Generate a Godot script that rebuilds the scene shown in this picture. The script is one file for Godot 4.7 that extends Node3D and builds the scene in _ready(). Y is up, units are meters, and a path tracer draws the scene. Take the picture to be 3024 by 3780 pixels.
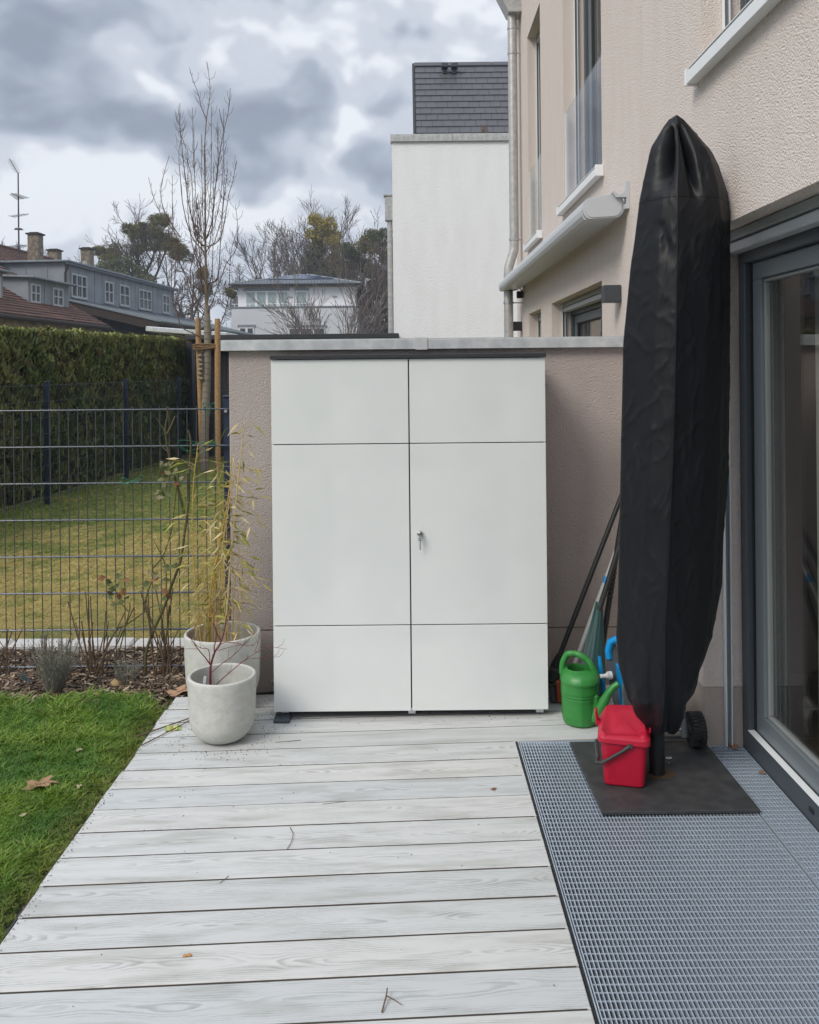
extends Node3D

# World: x to the side, y up, metres; the camera stands at x = 0, z = 0 and looks along -z. P(x, y, d) is a point d metres ahead of it.
const FACADE := 1.245      # plane of the house wall
const FRAME := 1.41        # plane of its door and window frames
var rng := RandomNumberGenerator.new()
var M := {}
var taken := {}


class Bag:
	# collects triangles; normals are given per vertex, so flat and smooth shapes mix freely
	var v := PackedVector3Array()
	var n := PackedVector3Array()
	var uv := PackedVector2Array()
	var c := PackedColorArray()
	var i := PackedInt32Array()
	var col := Color(1, 1, 1)
	var coloured := false

	func vert(p: Vector3, nn: Vector3, u := Vector2.ZERO) -> int:
		v.append(p)
		n.append(nn)
		uv.append(u)
		c.append(col)
		return v.size() - 1

	func tri(a: Vector3, b: Vector3, d: Vector3) -> void:   # counter-clockwise seen from outside
		var nn := (b - a).cross(d - a).normalized()
		var k := vert(a, nn)
		vert(b, nn)
		vert(d, nn)
		i.append_array([k, k + 2, k + 1])

	func quad(a: Vector3, b: Vector3, d: Vector3, e: Vector3, ua := Vector2.ZERO, ub := Vector2.ZERO, ud := Vector2.ZERO, ue := Vector2.ZERO) -> void:
		var nn := (d - a).cross(e - b).normalized()
		var k := vert(a, nn, ua)
		vert(b, nn, ub)
		vert(d, nn, ud)
		vert(e, nn, ue)
		i.append_array([k, k + 2, k + 1, k, k + 3, k + 2])

	func box(at: Vector3, size: Vector3, bev := 0.0, basis := Basis.IDENTITY) -> void:
		var h := size * 0.5
		if bev <= 0.0:
			for ax in 3:
				for s: float in [-1.0, 1.0]:
					var o := Vector3.ZERO
					o[ax] = s * h[ax]
					var e1 := Vector3.ZERO
					var e2 := Vector3.ZERO
					e1[(ax + 1) % 3] = h[(ax + 1) % 3]
					e2[(ax + 2) % 3] = h[(ax + 2) % 3] * s
					quad(at + basis * (o - e1 - e2), at + basis * (o + e1 - e2), at + basis * (o + e1 + e2), at + basis * (o - e1 + e2))
			return
		var w := h - Vector3.ONE * bev
		for ax in 3:
			var b1 := (ax + 1) % 3
			var b2 := (ax + 2) % 3
			for s: float in [-1.0, 1.0]:
				var o := Vector3.ZERO
				o[ax] = s * h[ax]
				var e1 := Vector3.ZERO
				var e2 := Vector3.ZERO
				e1[b1] = w[b1]
				e2[b2] = w[b2] * s
				quad(at + basis * (o - e1 - e2), at + basis * (o + e1 - e2), at + basis * (o + e1 + e2), at + basis * (o - e1 + e2))
			for s: float in [-1.0, 1.0]:
				for t: float in [-1.0, 1.0]:
					var lo := Vector3.ZERO
					lo[ax] = w[ax]
					var p1 := Vector3.ZERO
					p1[b1] = s * h[b1]
					p1[b2] = t * w[b2]
					var p2 := Vector3.ZERO
					p2[b1] = s * w[b1]
					p2[b2] = t * h[b2]
					if s * t > 0:
						quad(at + basis * (p1 - lo), at + basis * (p2 - lo), at + basis * (p2 + lo), at + basis * (p1 + lo))
					else:
						quad(at + basis * (p1 + lo), at + basis * (p2 + lo), at + basis * (p2 - lo), at + basis * (p1 - lo))
		for s: float in [-1.0, 1.0]:
			for t: float in [-1.0, 1.0]:
				for r: float in [-1.0, 1.0]:
					var a := Vector3(s * h.x, t * w.y, r * w.z)
					var b := Vector3(s * w.x, t * h.y, r * w.z)
					var d := Vector3(s * w.x, t * w.y, r * h.z)
					if s * t * r > 0:
						tri(at + basis * a, at + basis * b, at + basis * d)
					else:
						tri(at + basis * a, at + basis * d, at + basis * b)

	func span(x0: float, x1: float, y0: float, y1: float, d0: float, d1: float, bev := 0.0) -> void:   # a box between limits; d counts away from the camera
		box(Vector3((x0 + x1) / 2, (y0 + y1) / 2, -(d0 + d1) / 2), Vector3(absf(x1 - x0), absf(y1 - y0), absf(d1 - d0)), bev)

	func tube(pts: PackedVector3Array, radii: PackedFloat32Array, sides := 6, caps := true) -> void:
		var m := pts.size()
		var dir := (pts[1] - pts[0]).normalized()
		var side := dir.cross(Vector3.UP if absf(dir.y) < 0.9 else Vector3.RIGHT).normalized()
		var first := v.size()
		for k in m:
			var t := (pts[mini(k + 1, m - 1)] - pts[maxi(k - 1, 0)]).normalized()
			side = (side - t * side.dot(t)).normalized()
			var up := t.cross(side)
			for s in sides:
				var a := TAU * s / sides
				var nn := side * cos(a) + up * sin(a)
				vert(pts[k] + nn * radii[k], nn, Vector2(float(s) / sides, float(k) / (m - 1)))
		for k in m - 1:
			for s in sides:
				var a := first + k * sides + s
				var b := first + k * sides + (s + 1) % sides
				i.append_array([a, a + sides, b, b, a + sides, b + sides])
		if caps:
			for e in 2:
				var k0 := 0 if e == 0 else m - 1
				var t := (pts[0] - pts[1]).normalized() if e == 0 else (pts[m - 1] - pts[m - 2]).normalized()
				var cc := vert(pts[k0], t)
				var ring := v.size()
				for s in sides:
					vert(v[first + k0 * sides + s], t)
				for s in sides:
					var a := ring + s
					var b := ring + (s + 1) % sides
					if e == 0:
						i.append_array([cc, a, b])
					else:
						i.append_array([cc, b, a])

	func rod(a: Vector3, b: Vector3, r0: float, r1: float, sides := 6) -> void:
		tube(PackedVector3Array([a, b]), PackedFloat32Array([r0, r1]), sides)

	func grid(rows: Array, closed := false, flip := false) -> void:   # a smooth sheet through rows of points; closed joins the ends of each row
		var nr := rows.size()
		var nc: int = rows[0].size()
		var first := v.size()
		for r in nr:
			for k in nc:
				var p: Vector3 = rows[r][k]
				var l: Vector3 = rows[r][(k - 1 + nc) % nc if closed else maxi(k - 1, 0)]
				var q: Vector3 = rows[r][(k + 1) % nc if closed else mini(k + 1, nc - 1)]
				var u: Vector3 = rows[maxi(r - 1, 0)][k]
				var w: Vector3 = rows[mini(r + 1, nr - 1)][k]
				var nn := (q - l).cross(w - u)
				if nn.length_squared() < 1e-16:
					nn = Vector3.UP if w.y + u.y > 2.0 * rows[nr / 2][0].y else Vector3.DOWN
					nn = nn if not flip else -nn
				nn = nn.normalized()
				vert(p, -nn if flip else nn, Vector2(float(k) / (nc if closed else nc - 1), float(r) / (nr - 1)))
		for r in nr - 1:
			for k in (nc if closed else nc - 1):
				var a := first + r * nc + k
				var b := first + r * nc + (k + 1) % nc
				if flip:
					i.append_array([a, b, a + nc, b, b + nc, a + nc])
				else:
					i.append_array([a, a + nc, b, b, a + nc, b + nc])

	func lathe(profile: PackedVector2Array, at: Vector3, segs := 24, squash := Vector2.ONE) -> void:   # profile of (radius, height), bottom to top on the outside
		var rows := []
		for q in profile:
			var row := PackedVector3Array()
			for s in segs:
				var a := TAU * s / segs
				row.append(at + Vector3(cos(a) * q.x * squash.x, q.y, -sin(a) * q.x * squash.y))
			rows.append(row)
		grid(rows, true)

	func leaf(at: Vector3, along: Vector3, across: Vector3, length: float, width: float, sag := 0.0) -> void:   # a pointed blade of four faces, folded along its midrib
		var up := across.cross(along).normalized()
		var mid := at + along * length * 0.45 + up * length * 0.04
		var tip := at + along * length - Vector3.UP * sag * length
		var l := at + along * length * 0.4 + across * width * 0.5 + up * length * 0.07
		var r := at + along * length * 0.4 - across * width * 0.5 + up * length * 0.07
		tri(at, mid, l)
		tri(mid, tip, l)
		tri(at, r, mid)
		tri(mid, r, tip)

	func extrude(outline: PackedVector2Array, frame: Transform3D, depth: float) -> void:   # outline counter-clockwise in the frame's xy, extruded along its z
		var idx := Geometry2D.triangulate_polygon(outline)
		var f := frame.basis.z.normalized() * depth
		for k in range(0, idx.size(), 3):
			var a := frame * Vector3(outline[idx[k]].x, outline[idx[k]].y, 0)
			var b := frame * Vector3(outline[idx[k + 1]].x, outline[idx[k + 1]].y, 0)
			var d := frame * Vector3(outline[idx[k + 2]].x, outline[idx[k + 2]].y, 0)
			if (b - a).cross(d - a).dot(f) < 0:
				var t := b
				b = d
				d = t
			tri(a + f, b + f, d + f)
			tri(a, d, b)
		for k in outline.size():
			var a := frame * Vector3(outline[k].x, outline[k].y, 0)
			var b := frame * Vector3(outline[(k + 1) % outline.size()].x, outline[(k + 1) % outline.size()].y, 0)
			quad(a, b, b + f, a + f)

	func mesh() -> ArrayMesh:
		var arr := []
		arr.resize(Mesh.ARRAY_MAX)
		arr[Mesh.ARRAY_VERTEX] = v
		arr[Mesh.ARRAY_NORMAL] = n
		arr[Mesh.ARRAY_TEX_UV] = uv
		if coloured:
			arr[Mesh.ARRAY_COLOR] = c
		arr[Mesh.ARRAY_INDEX] = i
		var am := ArrayMesh.new()
		am.add_surface_from_arrays(Mesh.PRIMITIVE_TRIANGLES, arr)
		return am


func P(x: float, y: float, d: float) -> Vector3:
	return Vector3(x, y, -d)


func R(a: float, b: float) -> float:
	return rng.randf_range(a, b)


func numbered(called: String) -> String:
	if not taken.has(called):
		taken[called] = 0
		return called
	taken[called] += 1
	return "%s_%03d" % [called, taken[called]]


func put(b, called: String, m: Material, parent: Node3D = self, at := Vector3.ZERO) -> MeshInstance3D:   # b: a Bag or a Mesh
	var o := MeshInstance3D.new()
	o.mesh = b.mesh() if b is Bag else b
	o.material_override = m
	o.position = at
	o.name = numbered(called) if parent == self else called
	parent.add_child(o, true)
	return o


func tag(o: Node3D, label: String, category: String, group := "") -> Node3D:
	o.set_meta("label", label)
	o.set_meta("category", category)
	if group:
		o.set_meta("group", group)
	return o


func thing(called: String, label: String, category: String, at := Vector3.ZERO, group := "") -> Node3D:
	var o := Node3D.new()
	o.name = numbered(called)
	o.position = at
	add_child(o)
	tag(o, label, category, group)
	return o


func setting(o: Node3D, kind := "structure") -> Node3D:
	o.set_meta("kind", kind)
	return o


func scatter(mesh: Mesh, called: String, m: Material, places: Array, colours: PackedColorArray, parent: Node3D = self) -> MultiMeshInstance3D:
	var mm := MultiMesh.new()
	mm.transform_format = MultiMesh.TRANSFORM_3D
	mm.use_colors = true
	mm.mesh = mesh
	mm.instance_count = places.size()
	for k in places.size():
		mm.set_instance_transform(k, places[k])
		mm.set_instance_color(k, colours[k])
	var o := MultiMeshInstance3D.new()
	o.multimesh = mm
	o.material_override = m
	o.name = numbered(called) if parent == self else called
	parent.add_child(o, true)
	o.set_meta("kind", "stuff")
	return o


func lin(r: float, g: float, b: float) -> Color:   # real-world base colour
	return Color(r, g, b).linear_to_srgb()


func mat(called: String, r: float, g: float, b: float, rough := 0.8, metal := 0.0) -> StandardMaterial3D:
	var m := StandardMaterial3D.new()
	m.resource_name = called
	m.albedo_color = lin(r, g, b)
	m.roughness = rough
	m.metallic = metal
	M[called] = m
	return m


func tinted(called: String, rough := 0.8) -> StandardMaterial3D:   # colour comes from vertices or copies
	var m := mat(called, 1, 1, 1, rough)
	m.vertex_color_use_as_albedo = true
	return m


func noise(freq: float, kind := FastNoiseLite.TYPE_SIMPLEX_SMOOTH, octaves := 4, seed_ := 1) -> FastNoiseLite:
	var f := FastNoiseLite.new()
	f.noise_type = kind
	f.frequency = freq
	f.fractal_octaves = octaves
	f.fractal_type = FastNoiseLite.FRACTAL_FBM if octaves > 1 else FastNoiseLite.FRACTAL_NONE
	f.seed = seed_
	return f


func noise_map(f: FastNoiseLite, size := 512, lo := Color.BLACK, hi := Color.WHITE, mid := 0.5, hardness := 1.0) -> NoiseTexture2D:
	var t := NoiseTexture2D.new()
	t.width = size
	t.height = size
	t.seamless = true
	t.noise = f
	var g := Gradient.new()
	var w := 0.5 / hardness
	g.offsets = PackedFloat32Array([clampf(mid - w, 0.0, 0.98), clampf(mid + w, 0.02, 1.0)])
	g.colors = PackedColorArray([lo, hi])
	t.color_ramp = g
	return t


func triplanar(m: StandardMaterial3D, tile: float, world := true) -> void:
	m.uv1_triplanar = true
	m.uv1_world_triplanar = world
	m.uv1_triplanar_sharpness = 4.0
	m.uv1_scale = Vector3.ONE / tile


func rough_look(m: StandardMaterial3D, colour: Texture2D, relief: Texture2D, depth_cm: float, tile: float, world := true) -> void:
	if colour:
		m.albedo_texture = colour
	if relief:
		m.heightmap_enabled = true
		m.heightmap_texture = relief
		m.heightmap_scale = depth_cm
	triplanar(m, tile, world)


func lay(m: StandardMaterial3D, over: Texture2D, tile: float) -> void:   # a second, larger pattern multiplied over the first (world triplanar)
	m.detail_enabled = true
	m.detail_blend_mode = BaseMaterial3D.BLEND_MODE_MUL
	m.detail_albedo = over
	m.detail_uv_layer = BaseMaterial3D.DETAIL_UV_2
	m.uv2_triplanar = true
	m.uv2_world_triplanar = true
	m.uv2_scale = Vector3.ONE / tile


func _ready() -> void:
	rng.seed = 20240317
	camera_and_light()
	materials()
	ground()
	deck()
	gratings()
	house()
	garden_wall()
	white_house()
	villa()
	grey_house()
	dark_shed()
	back_fence_and_hedge()
	front_fence()
	far_trees()
	young_tree()
	cabinet()
	parasol()
	bin_and_can()
	tools()
	pots()
	bed_plants()
	grass()
	litter()


func camera_and_light() -> void:
	var cam := Camera3D.new()
	cam.name = "camera"
	cam.position = Vector3(0, 1.62, 0)
	cam.rotation.z = -0.0096
	cam.projection = Camera3D.PROJECTION_FRUSTUM   # a level camera with its lens shifted down, as verticals stay upright
	cam.near = 0.05
	cam.far = 900.0
	cam.size = 0.05 * 3780.0 / 3250.0
	cam.frustum_offset = Vector2(0, -0.05 * 528.0 / 3250.0)
	add_child(cam)
	cam.current = true

	var sun := DirectionalLight3D.new()
	sun.name = "sun"
	sun.light_energy = 0.5
	sun.light_color = Color(1.0, 0.97, 0.92)
	sun.light_angular_distance = 24.0
	sun.shadow_enabled = true
	sun.rotation_degrees = Vector3(-41, -46, 0)
	add_child(sun)

	var e := Environment.new()
	e.background_mode = Environment.BG_SKY
	e.tonemap_mode = Environment.TONE_MAPPER_LINEAR
	e.tonemap_exposure = 1.5
	e.sdfgi_enabled = true
	e.ssao_enabled = true
	e.ssil_enabled = true
	e.sky = Sky.new()
	var pan := PanoramaSkyMaterial.new()
	pan.panorama = sky_picture()
	pan.energy_multiplier = 0.90 / 0.62
	e.sky.sky_material = pan
	e.fog_enabled = true
	e.fog_density = 0.0012
	e.fog_light_color = Color(0.80, 0.84, 0.90)
	var w := WorldEnvironment.new()
	w.name = "world"
	w.environment = e
	add_child(w)


func sky_picture() -> ImageTexture:
	# broken cloud: grey-blue undersides with bright torn edges, thinner and brighter overhead
	var wide := 2048
	var high := 1024
	var big := noise(1.0, FastNoiseLite.TYPE_SIMPLEX_SMOOTH, 5, 11)
	var fine := noise(2.9, FastNoiseLite.TYPE_SIMPLEX_SMOOTH, 6, 5)
	var warp := noise(1.6, FastNoiseLite.TYPE_SIMPLEX_SMOOTH, 3, 23)
	# cloud masses: azimuth and height in degrees, half widths, weight (positive: dark underside)
	var mass := [[-23.0, 18.5, 9.0, 5.5, 0.62], [-14.0, 14.4, 7.5, 3.0, 0.68], [-6.5, 15.8, 4.5, 2.8, 0.55], [-2.0, 12.0, 4.0, 1.8, 0.25], [-18.5, 11.0, 9.0, 1.7, -0.95], [-24.0, 8.6, 6.0, 1.8, -0.5], [-3.2, 15.2, 1.7, 2.2, -1.15], [-5.2, 12.2, 2.4, 1.0, -0.85], [-15.8, 18.0, 2.2, 1.4, -0.85], [-11.0, 10.2, 6.0, 1.5, -0.65], [1.5, 19.5, 7.0, 4.0, -0.1], [-9.0, 20.5, 7.0, 1.8, -0.12], [-14.0, 7.2, 8.0, 1.4, 0.05], [0.5, 9.0, 4.0, 1.6, -0.35]]
	var bytes := PackedByteArray()
	bytes.resize(wide * high * 3)
	for row in high:
		var el := PI * (0.5 - (row + 0.5) / high)
		var y := sin(el)
		var ce := cos(el)
		var eld := rad_to_deg(el)
		for colm in wide:
			var at := (row * wide + colm) * 3
			if y < -0.04:
				bytes[at] = 120
				bytes[at + 1] = 124
				bytes[at + 2] = 126
				continue
			var az := wrapf(TAU * (colm + 0.5) / wide, -PI, PI)   # the picture's edges lie ahead, along -z
			var azd := rad_to_deg(az)
			var qx := sin(az) * ce
			var qz := -cos(az) * ce
			var wx := warp.get_noise_3d(qx * 4.0, y * 7.0, qz * 4.0)
			var wz := warp.get_noise_3d(qx * 4.0 + 31.0, y * 7.0, qz * 4.0 - 17.0)
			var s := big.get_noise_3d(qx * 3.2 + wx * 0.12, y * 6.5 + wz * 0.12, qz * 3.2) * 0.40
			var f := fine.get_noise_3d(qx * 4.0 + wx * 0.10, y * 6.5 + wz * 0.14, qz * 4.0)
			if absf(azd) < 50.0 and eld < 34.0:
				for b: Array in mass:
					var dx: float = (azd - b[0] + wx * 4.0) / b[2]
					var dy: float = (eld - b[1] + wz * 2.2) / b[3]
					s += b[4] * exp(-(dx * dx + dy * dy))
			# a pale high layer, bright torn cumulus in front of it, dark bellies in front of those
			var c := s + f * 0.80
			var veil := 0.5 + 0.5 * f
			var white := smoothstep(0.14, 0.48, -c)
			var belly := smoothstep(-0.04, 0.34, c)
			var deep := smoothstep(0.15, 0.95, c)
			var r := lerpf(0.42, 0.54, veil)
			var g := lerpf(0.46, 0.58, veil)
			var bl := lerpf(0.535, 0.645, veil)
			r = lerpf(r, 0.68, white * 0.9)
			g = lerpf(g, 0.71, white * 0.9)
			bl = lerpf(bl, 0.755, white * 0.9)
			r = lerpf(r, lerpf(0.355, 0.235, deep), belly)
			g = lerpf(g, lerpf(0.40, 0.275, deep), belly)
			bl = lerpf(bl, lerpf(0.475, 0.345, deep), belly)
			var lift := 1.0 + 1.0 * smoothstep(0.42, 0.95, y)
			var haze := exp(-maxf(eld, 0.0) / 5.0) * 0.35
			r = lerpf(r, 0.56, haze) * lift
			g = lerpf(g, 0.61, haze) * lift
			bl = lerpf(bl, 0.68, haze) * lift
			bytes[at] = int(clampf(pow(r * 0.62, 1.0 / 2.2) * 255.0, 0, 255))
			bytes[at + 1] = int(clampf(pow(g * 0.62, 1.0 / 2.2) * 255.0, 0, 255))
			bytes[at + 2] = int(clampf(pow(bl * 0.62, 1.0 / 2.2) * 255.0, 0, 255))
	return ImageTexture.create_from_image(Image.create_from_data(wide, high, false, Image.FORMAT_RGB8, bytes))


func materials() -> void:
	var grain := noise_map(noise(0.045, FastNoiseLite.TYPE_SIMPLEX_SMOOTH, 4, 3), 512)
	var worm := noise(0.066, FastNoiseLite.TYPE_SIMPLEX_SMOOTH, 3, 9)
	worm.fractal_type = FastNoiseLite.FRACTAL_RIDGED
	worm.domain_warp_enabled = true
	worm.domain_warp_amplitude = 12.0
	worm.domain_warp_frequency = 0.05
	var scratch := noise_map(worm, 2048)
	scratch.seamless = false
	var cloudy := noise_map(noise(0.008, FastNoiseLite.TYPE_SIMPLEX_SMOOTH, 5, 21), 512, Color(0.965, 0.965, 0.965), Color(1, 1, 1))
	var speck := noise_map(noise(0.05, FastNoiseLite.TYPE_SIMPLEX_SMOOTH, 5, 31), 512, Color(0.93, 0.93, 0.93), Color(1, 1, 1))
	var pores := noise_map(noise(0.016, FastNoiseLite.TYPE_SIMPLEX_SMOOTH, 6, 41), 512, Color(0.90, 0.90, 0.89), Color(1, 1, 1), 0.42, 1.6)
	var streaks := noise_map(noise(0.012, FastNoiseLite.TYPE_SIMPLEX_SMOOTH, 6, 27), 512, Color(0.978, 0.976, 0.972), Color(1, 1, 1), 0.45, 1.2)
	var hammered := noise_map(noise(0.012, FastNoiseLite.TYPE_CELLULAR, 3, 51), 512, Color(0.80, 0.82, 0.85), Color(1, 1, 1))

	var m := mat("pink_render", 0.70, 0.620, 0.575, 0.95)
	rough_look(m, null, scratch, 0.55, 2.4)
	m.uv1_offset = Vector3(0.3, -0.7917, 1.9458)
	lay(m, streaks, 1.0)
	m.uv2_scale = Vector3(1.1, 0.22, 1.1)
	m = mat("mauve_render", 0.42, 0.365, 0.345, 0.95)
	rough_look(m, null, scratch, 0.45, 2.6)
	m.uv1_offset = Vector3(0.42, 0.25, 0.3)
	lay(m, streaks, 1.0)
	m.uv2_scale = Vector3(1.4, 0.35, 1.4)
	m = mat("plinth_render", 0.42, 0.36, 0.325, 0.95)
	rough_look(m, null, scratch, 0.3, 2.4)
	m.uv1_offset = Vector3(0.42, 0.25, 0.2)
	m = mat("white_render", 0.86, 0.86, 0.87, 0.95)
	rough_look(m, null, scratch, 0.9, 5.0)
	lay(m, streaks, 1.0)
	m.uv2_scale = Vector3(0.45, 0.09, 0.45)
	m = mat("villa_render", 0.60, 0.61, 0.64, 0.95)
	rough_look(m, cloudy, null, 0, 7.0)
	m = mat("villa_white", 0.74, 0.74, 0.76, 0.95)
	rough_look(m, cloudy, null, 0, 7.0)
	m = mat("coping_metal", 0.70, 0.71, 0.70, 0.45, 0.15)
	rough_look(m, hammered, grain, 0.02, 0.6)
	lay(m, cloudy, 1.1)
	m = mat("zinc", 0.60, 0.58, 0.54, 0.38, 0.45)
	rough_look(m, hammered, null, 0, 0.5)
	m = mat("galvanised", 0.76, 0.84, 0.92, 0.34, 0.5)
	rough_look(m, hammered, null, 0, 0.09)
	mat("aluminium", 0.74, 0.76, 0.78, 0.35, 0.3)
	mat("white_aluminium", 0.80, 0.82, 0.83, 0.4, 0.1)
	mat("awning_grey", 0.52, 0.54, 0.56, 0.38, 0.1)
	mat("frame_grey", 0.075, 0.09, 0.105, 0.38, 0.2)
	mat("frame_grey_edge", 0.17, 0.20, 0.22, 0.38, 0.2)
	mat("blind_grey", 0.30, 0.32, 0.32, 0.4, 0.3)
	mat("rubber", 0.012, 0.013, 0.014, 0.6)
	mat("lamp_black", 0.045, 0.052, 0.06, 0.5)
	m = mat("glass", 0.02, 0.03, 0.03, 0.02)
	m.albedo_color.a = 0.07
	m.transparency = BaseMaterial3D.TRANSPARENCY_ALPHA
	m.metallic_specular = 0.62
	m = m.duplicate()
	m.metallic_specular = 0.34
	M["guard_glass"] = m
	m = mat("dark_pane", 0.06, 0.07, 0.08, 0.08)
	m.metallic_specular = 0.6
	mat("blind_pane", 0.30, 0.37, 0.37, 0.25)
	m = mat("curtain", 0.33, 0.37, 0.345, 0.9)
	m.backlight_enabled = true
	m.backlight = Color(0.2, 0.22, 0.2)
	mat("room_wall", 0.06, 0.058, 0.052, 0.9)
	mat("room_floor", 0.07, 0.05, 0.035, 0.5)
	m = mat("cabinet_white", 0.755, 0.775, 0.768, 0.27)
	rough_look(m, noise_map(noise(0.006, FastNoiseLite.TYPE_SIMPLEX_SMOOTH, 4, 61), 256, Color(0.965, 0.97, 0.97), Color(1, 1, 1)), null, 0, 0.8)
	mat("cabinet_dark", 0.028, 0.031, 0.035, 0.5)
	mat("steel", 0.55, 0.55, 0.55, 0.25, 0.9)
	m = mat("cover_cloth", 0.0075, 0.0085, 0.0110, 0.48)
	m.metallic_specular = 0.36
	rough_look(m, null, noise_map(noise(0.008, FastNoiseLite.TYPE_SIMPLEX_SMOOTH, 4, 71), 512), 0.12, 0.7)
	m = mat("black_steel", 0.016, 0.017, 0.018, 0.42)
	m = mat("plate_steel", 0.052, 0.054, 0.057, 0.55)
	rough_look(m, noise_map(noise(0.012, FastNoiseLite.TYPE_SIMPLEX_SMOOTH, 6, 81), 512, Color(0.80, 0.80, 0.81), Color(1, 1, 1), 0.55, 1.4), grain, 0.03, 0.5)
	m = mat("rust", 0.085, 0.050, 0.025, 0.9)
	rough_look(m, pores, grain, 0.05, 0.1)
	m = mat("red_plastic", 0.46, 0.006, 0.032, 0.42)
	m.heightmap_enabled = true
	rough_look(m, cloudy, grain, 0.015, 0.2)
	mat("dark_plastic", 0.040, 0.041, 0.043, 0.5)
	m = mat("green_plastic", 0.035, 0.235, 0.045, 0.40)
	rough_look(m, cloudy, grain, 0.012, 0.2)
	mat("blue_plastic", 0.0, 0.26, 0.62, 0.4)
	mat("grey_plastic", 0.085, 0.095, 0.105, 0.5)
	mat("pale_plastic", 0.55, 0.56, 0.58, 0.4)
	mat("teal_plastic", 0.022, 0.072, 0.072, 0.5)
	mat("orange_plastic", 0.36, 0.065, 0.015, 0.5)
	mat("tool_white", 0.42, 0.44, 0.43, 0.4)
	m = mat("concrete", 0.58, 0.585, 0.555, 0.9)
	rough_look(m, noise_map(noise(0.03, FastNoiseLite.TYPE_SIMPLEX_SMOOTH, 6, 92), 512, Color(0.95, 0.95, 0.945), Color(1, 1, 1)), grain, 0.03, 0.25)
	lay(m, noise_map(noise(0.016, FastNoiseLite.TYPE_SIMPLEX_SMOOTH, 7, 91), 512, Color(0.92, 0.915, 0.90), Color(1, 1, 1), 0.30, 1.6), 0.45)
	m = mat("soil", 0.060, 0.042, 0.030, 1.0)
	rough_look(m, pores, grain, 2.5, 0.35)
	lay(m, noise_map(noise(0.03, FastNoiseLite.TYPE_SIMPLEX_SMOOTH, 5, 17), 512, Color(0.6, 0.55, 0.5), Color(1, 1, 1)), 0.5)
	mat("shade_dirt", 0.050, 0.041, 0.032, 1.0)
	m = mat("turf_soil", 0.045, 0.055, 0.020, 1.0)
	rough_look(m, pores, grain, 2.0, 0.4)
	m = mat("dry_turf", 0.32, 0.27, 0.10, 1.0)
	rough_look(m, noise_map(noise(0.03, FastNoiseLite.TYPE_SIMPLEX_SMOOTH, 5, 19), 512, Color(0.62, 0.66, 0.55), Color(1, 1, 1)), grain, 2.0, 0.5)
	m = mat("earth", 0.10, 0.11, 0.06, 1.0)
	rough_look(m, pores, grain, 2.0, 3.0)
	m = mat("pale_stone", 0.66, 0.64, 0.62, 0.9)
	rough_look(m, speck, grain, 0.5, 0.3)
	m = mat("pebble", 0.34, 0.31, 0.27, 0.85)
	rough_look(m, speck, grain, 0.05, 0.1)
	mat("fence_wire", 0.050, 0.060, 0.075, 0.22)
	M["fence_wire"].metallic_specular = 0.85
	mat("fence_rod", 0.26, 0.29, 0.33, 0.38, 0.35)
	mat("fence_post", 0.014, 0.026, 0.055, 0.45)
	mat("fence_far", 0.022, 0.030, 0.036, 0.5)
	m = mat("shed_board", 0.034, 0.036, 0.040, 0.7)
	rough_look(m, speck, null, 0, 0.4)
	mat("shed_dark", 0.030, 0.032, 0.035, 0.6)
	m = mat("roof_tile_grey", 0.072, 0.071, 0.082, 0.55)
	rough_look(m, cloudy, null, 0, 0.7)
	m = mat("roof_tile_grey_worn", 0.082, 0.081, 0.091, 0.6)
	rough_look(m, cloudy, null, 0, 0.6)
	m = mat("roof_red", 0.215, 0.100, 0.066, 0.9)
	rough_look(m, noise_map(noise(0.02, FastNoiseLite.TYPE_SIMPLEX_SMOOTH, 5, 15), 512, Color(0.5, 0.5, 0.5), Color(1, 1, 1)), null, 0, 3.0)
	m = mat("grey_boarding", 0.255, 0.275, 0.302, 0.75)
	rough_look(m, cloudy, null, 0, 4.0)
	lay(m, pores, 9.0)
	m = mat("grey_metal_roof", 0.20, 0.23, 0.26, 0.5, 0.2)
	rough_look(m, pores, null, 0, 3.0)
	m = mat("old_yellow_wall", 0.33, 0.24, 0.115, 0.95)
	rough_look(m, noise_map(noise(0.012, FastNoiseLite.TYPE_SIMPLEX_SMOOTH, 5, 13), 512, Color(0.55, 0.52, 0.5), Color(1, 1, 1)), null, 0, 4.0)
	m = mat("chimney_render", 0.29, 0.25, 0.19, 0.95)
	rough_look(m, noise_map(noise(0.014, FastNoiseLite.TYPE_SIMPLEX_SMOOTH, 5, 14), 512, Color(0.6, 0.57, 0.53), Color(1, 1, 1)), null, 0, 2.0)
	m = mat("old_wood", 0.040, 0.026, 0.020, 0.9)
	rough_look(m, pores, null, 0, 1.5)
	mat("window_white", 0.42, 0.43, 0.43, 0.6)
	mat("solar_blue", 0.045, 0.075, 0.15, 0.15)
	mat("tin_moss", 0.14, 0.17, 0.13, 0.6)
	mat("slate_roof", 0.085, 0.10, 0.125, 0.6)
	m = mat("stake_wood", 0.50, 0.32, 0.155, 0.8)
	rough_look(m, noise_map(noise(0.02, FastNoiseLite.TYPE_SIMPLEX_SMOOTH, 5, 12), 512, Color(0.72, 0.68, 0.62), Color(1, 1, 1)), grain, 0.05, 0.4)
	mat("coir", 0.20, 0.12, 0.055, 0.95)
	m = mat("young_bark", 0.17, 0.12, 0.075, 0.9)
	mat("twig_bark", 0.11, 0.068, 0.050, 0.9)
	m = mat("reed_wrap", 0.27, 0.235, 0.185, 0.9)
	rough_look(m, speck, grain, 0.3, 0.15)
	mat("far_bark", 0.105, 0.080, 0.066, 0.95)
	mat("far_twig", 0.17, 0.14, 0.125, 0.95)
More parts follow.
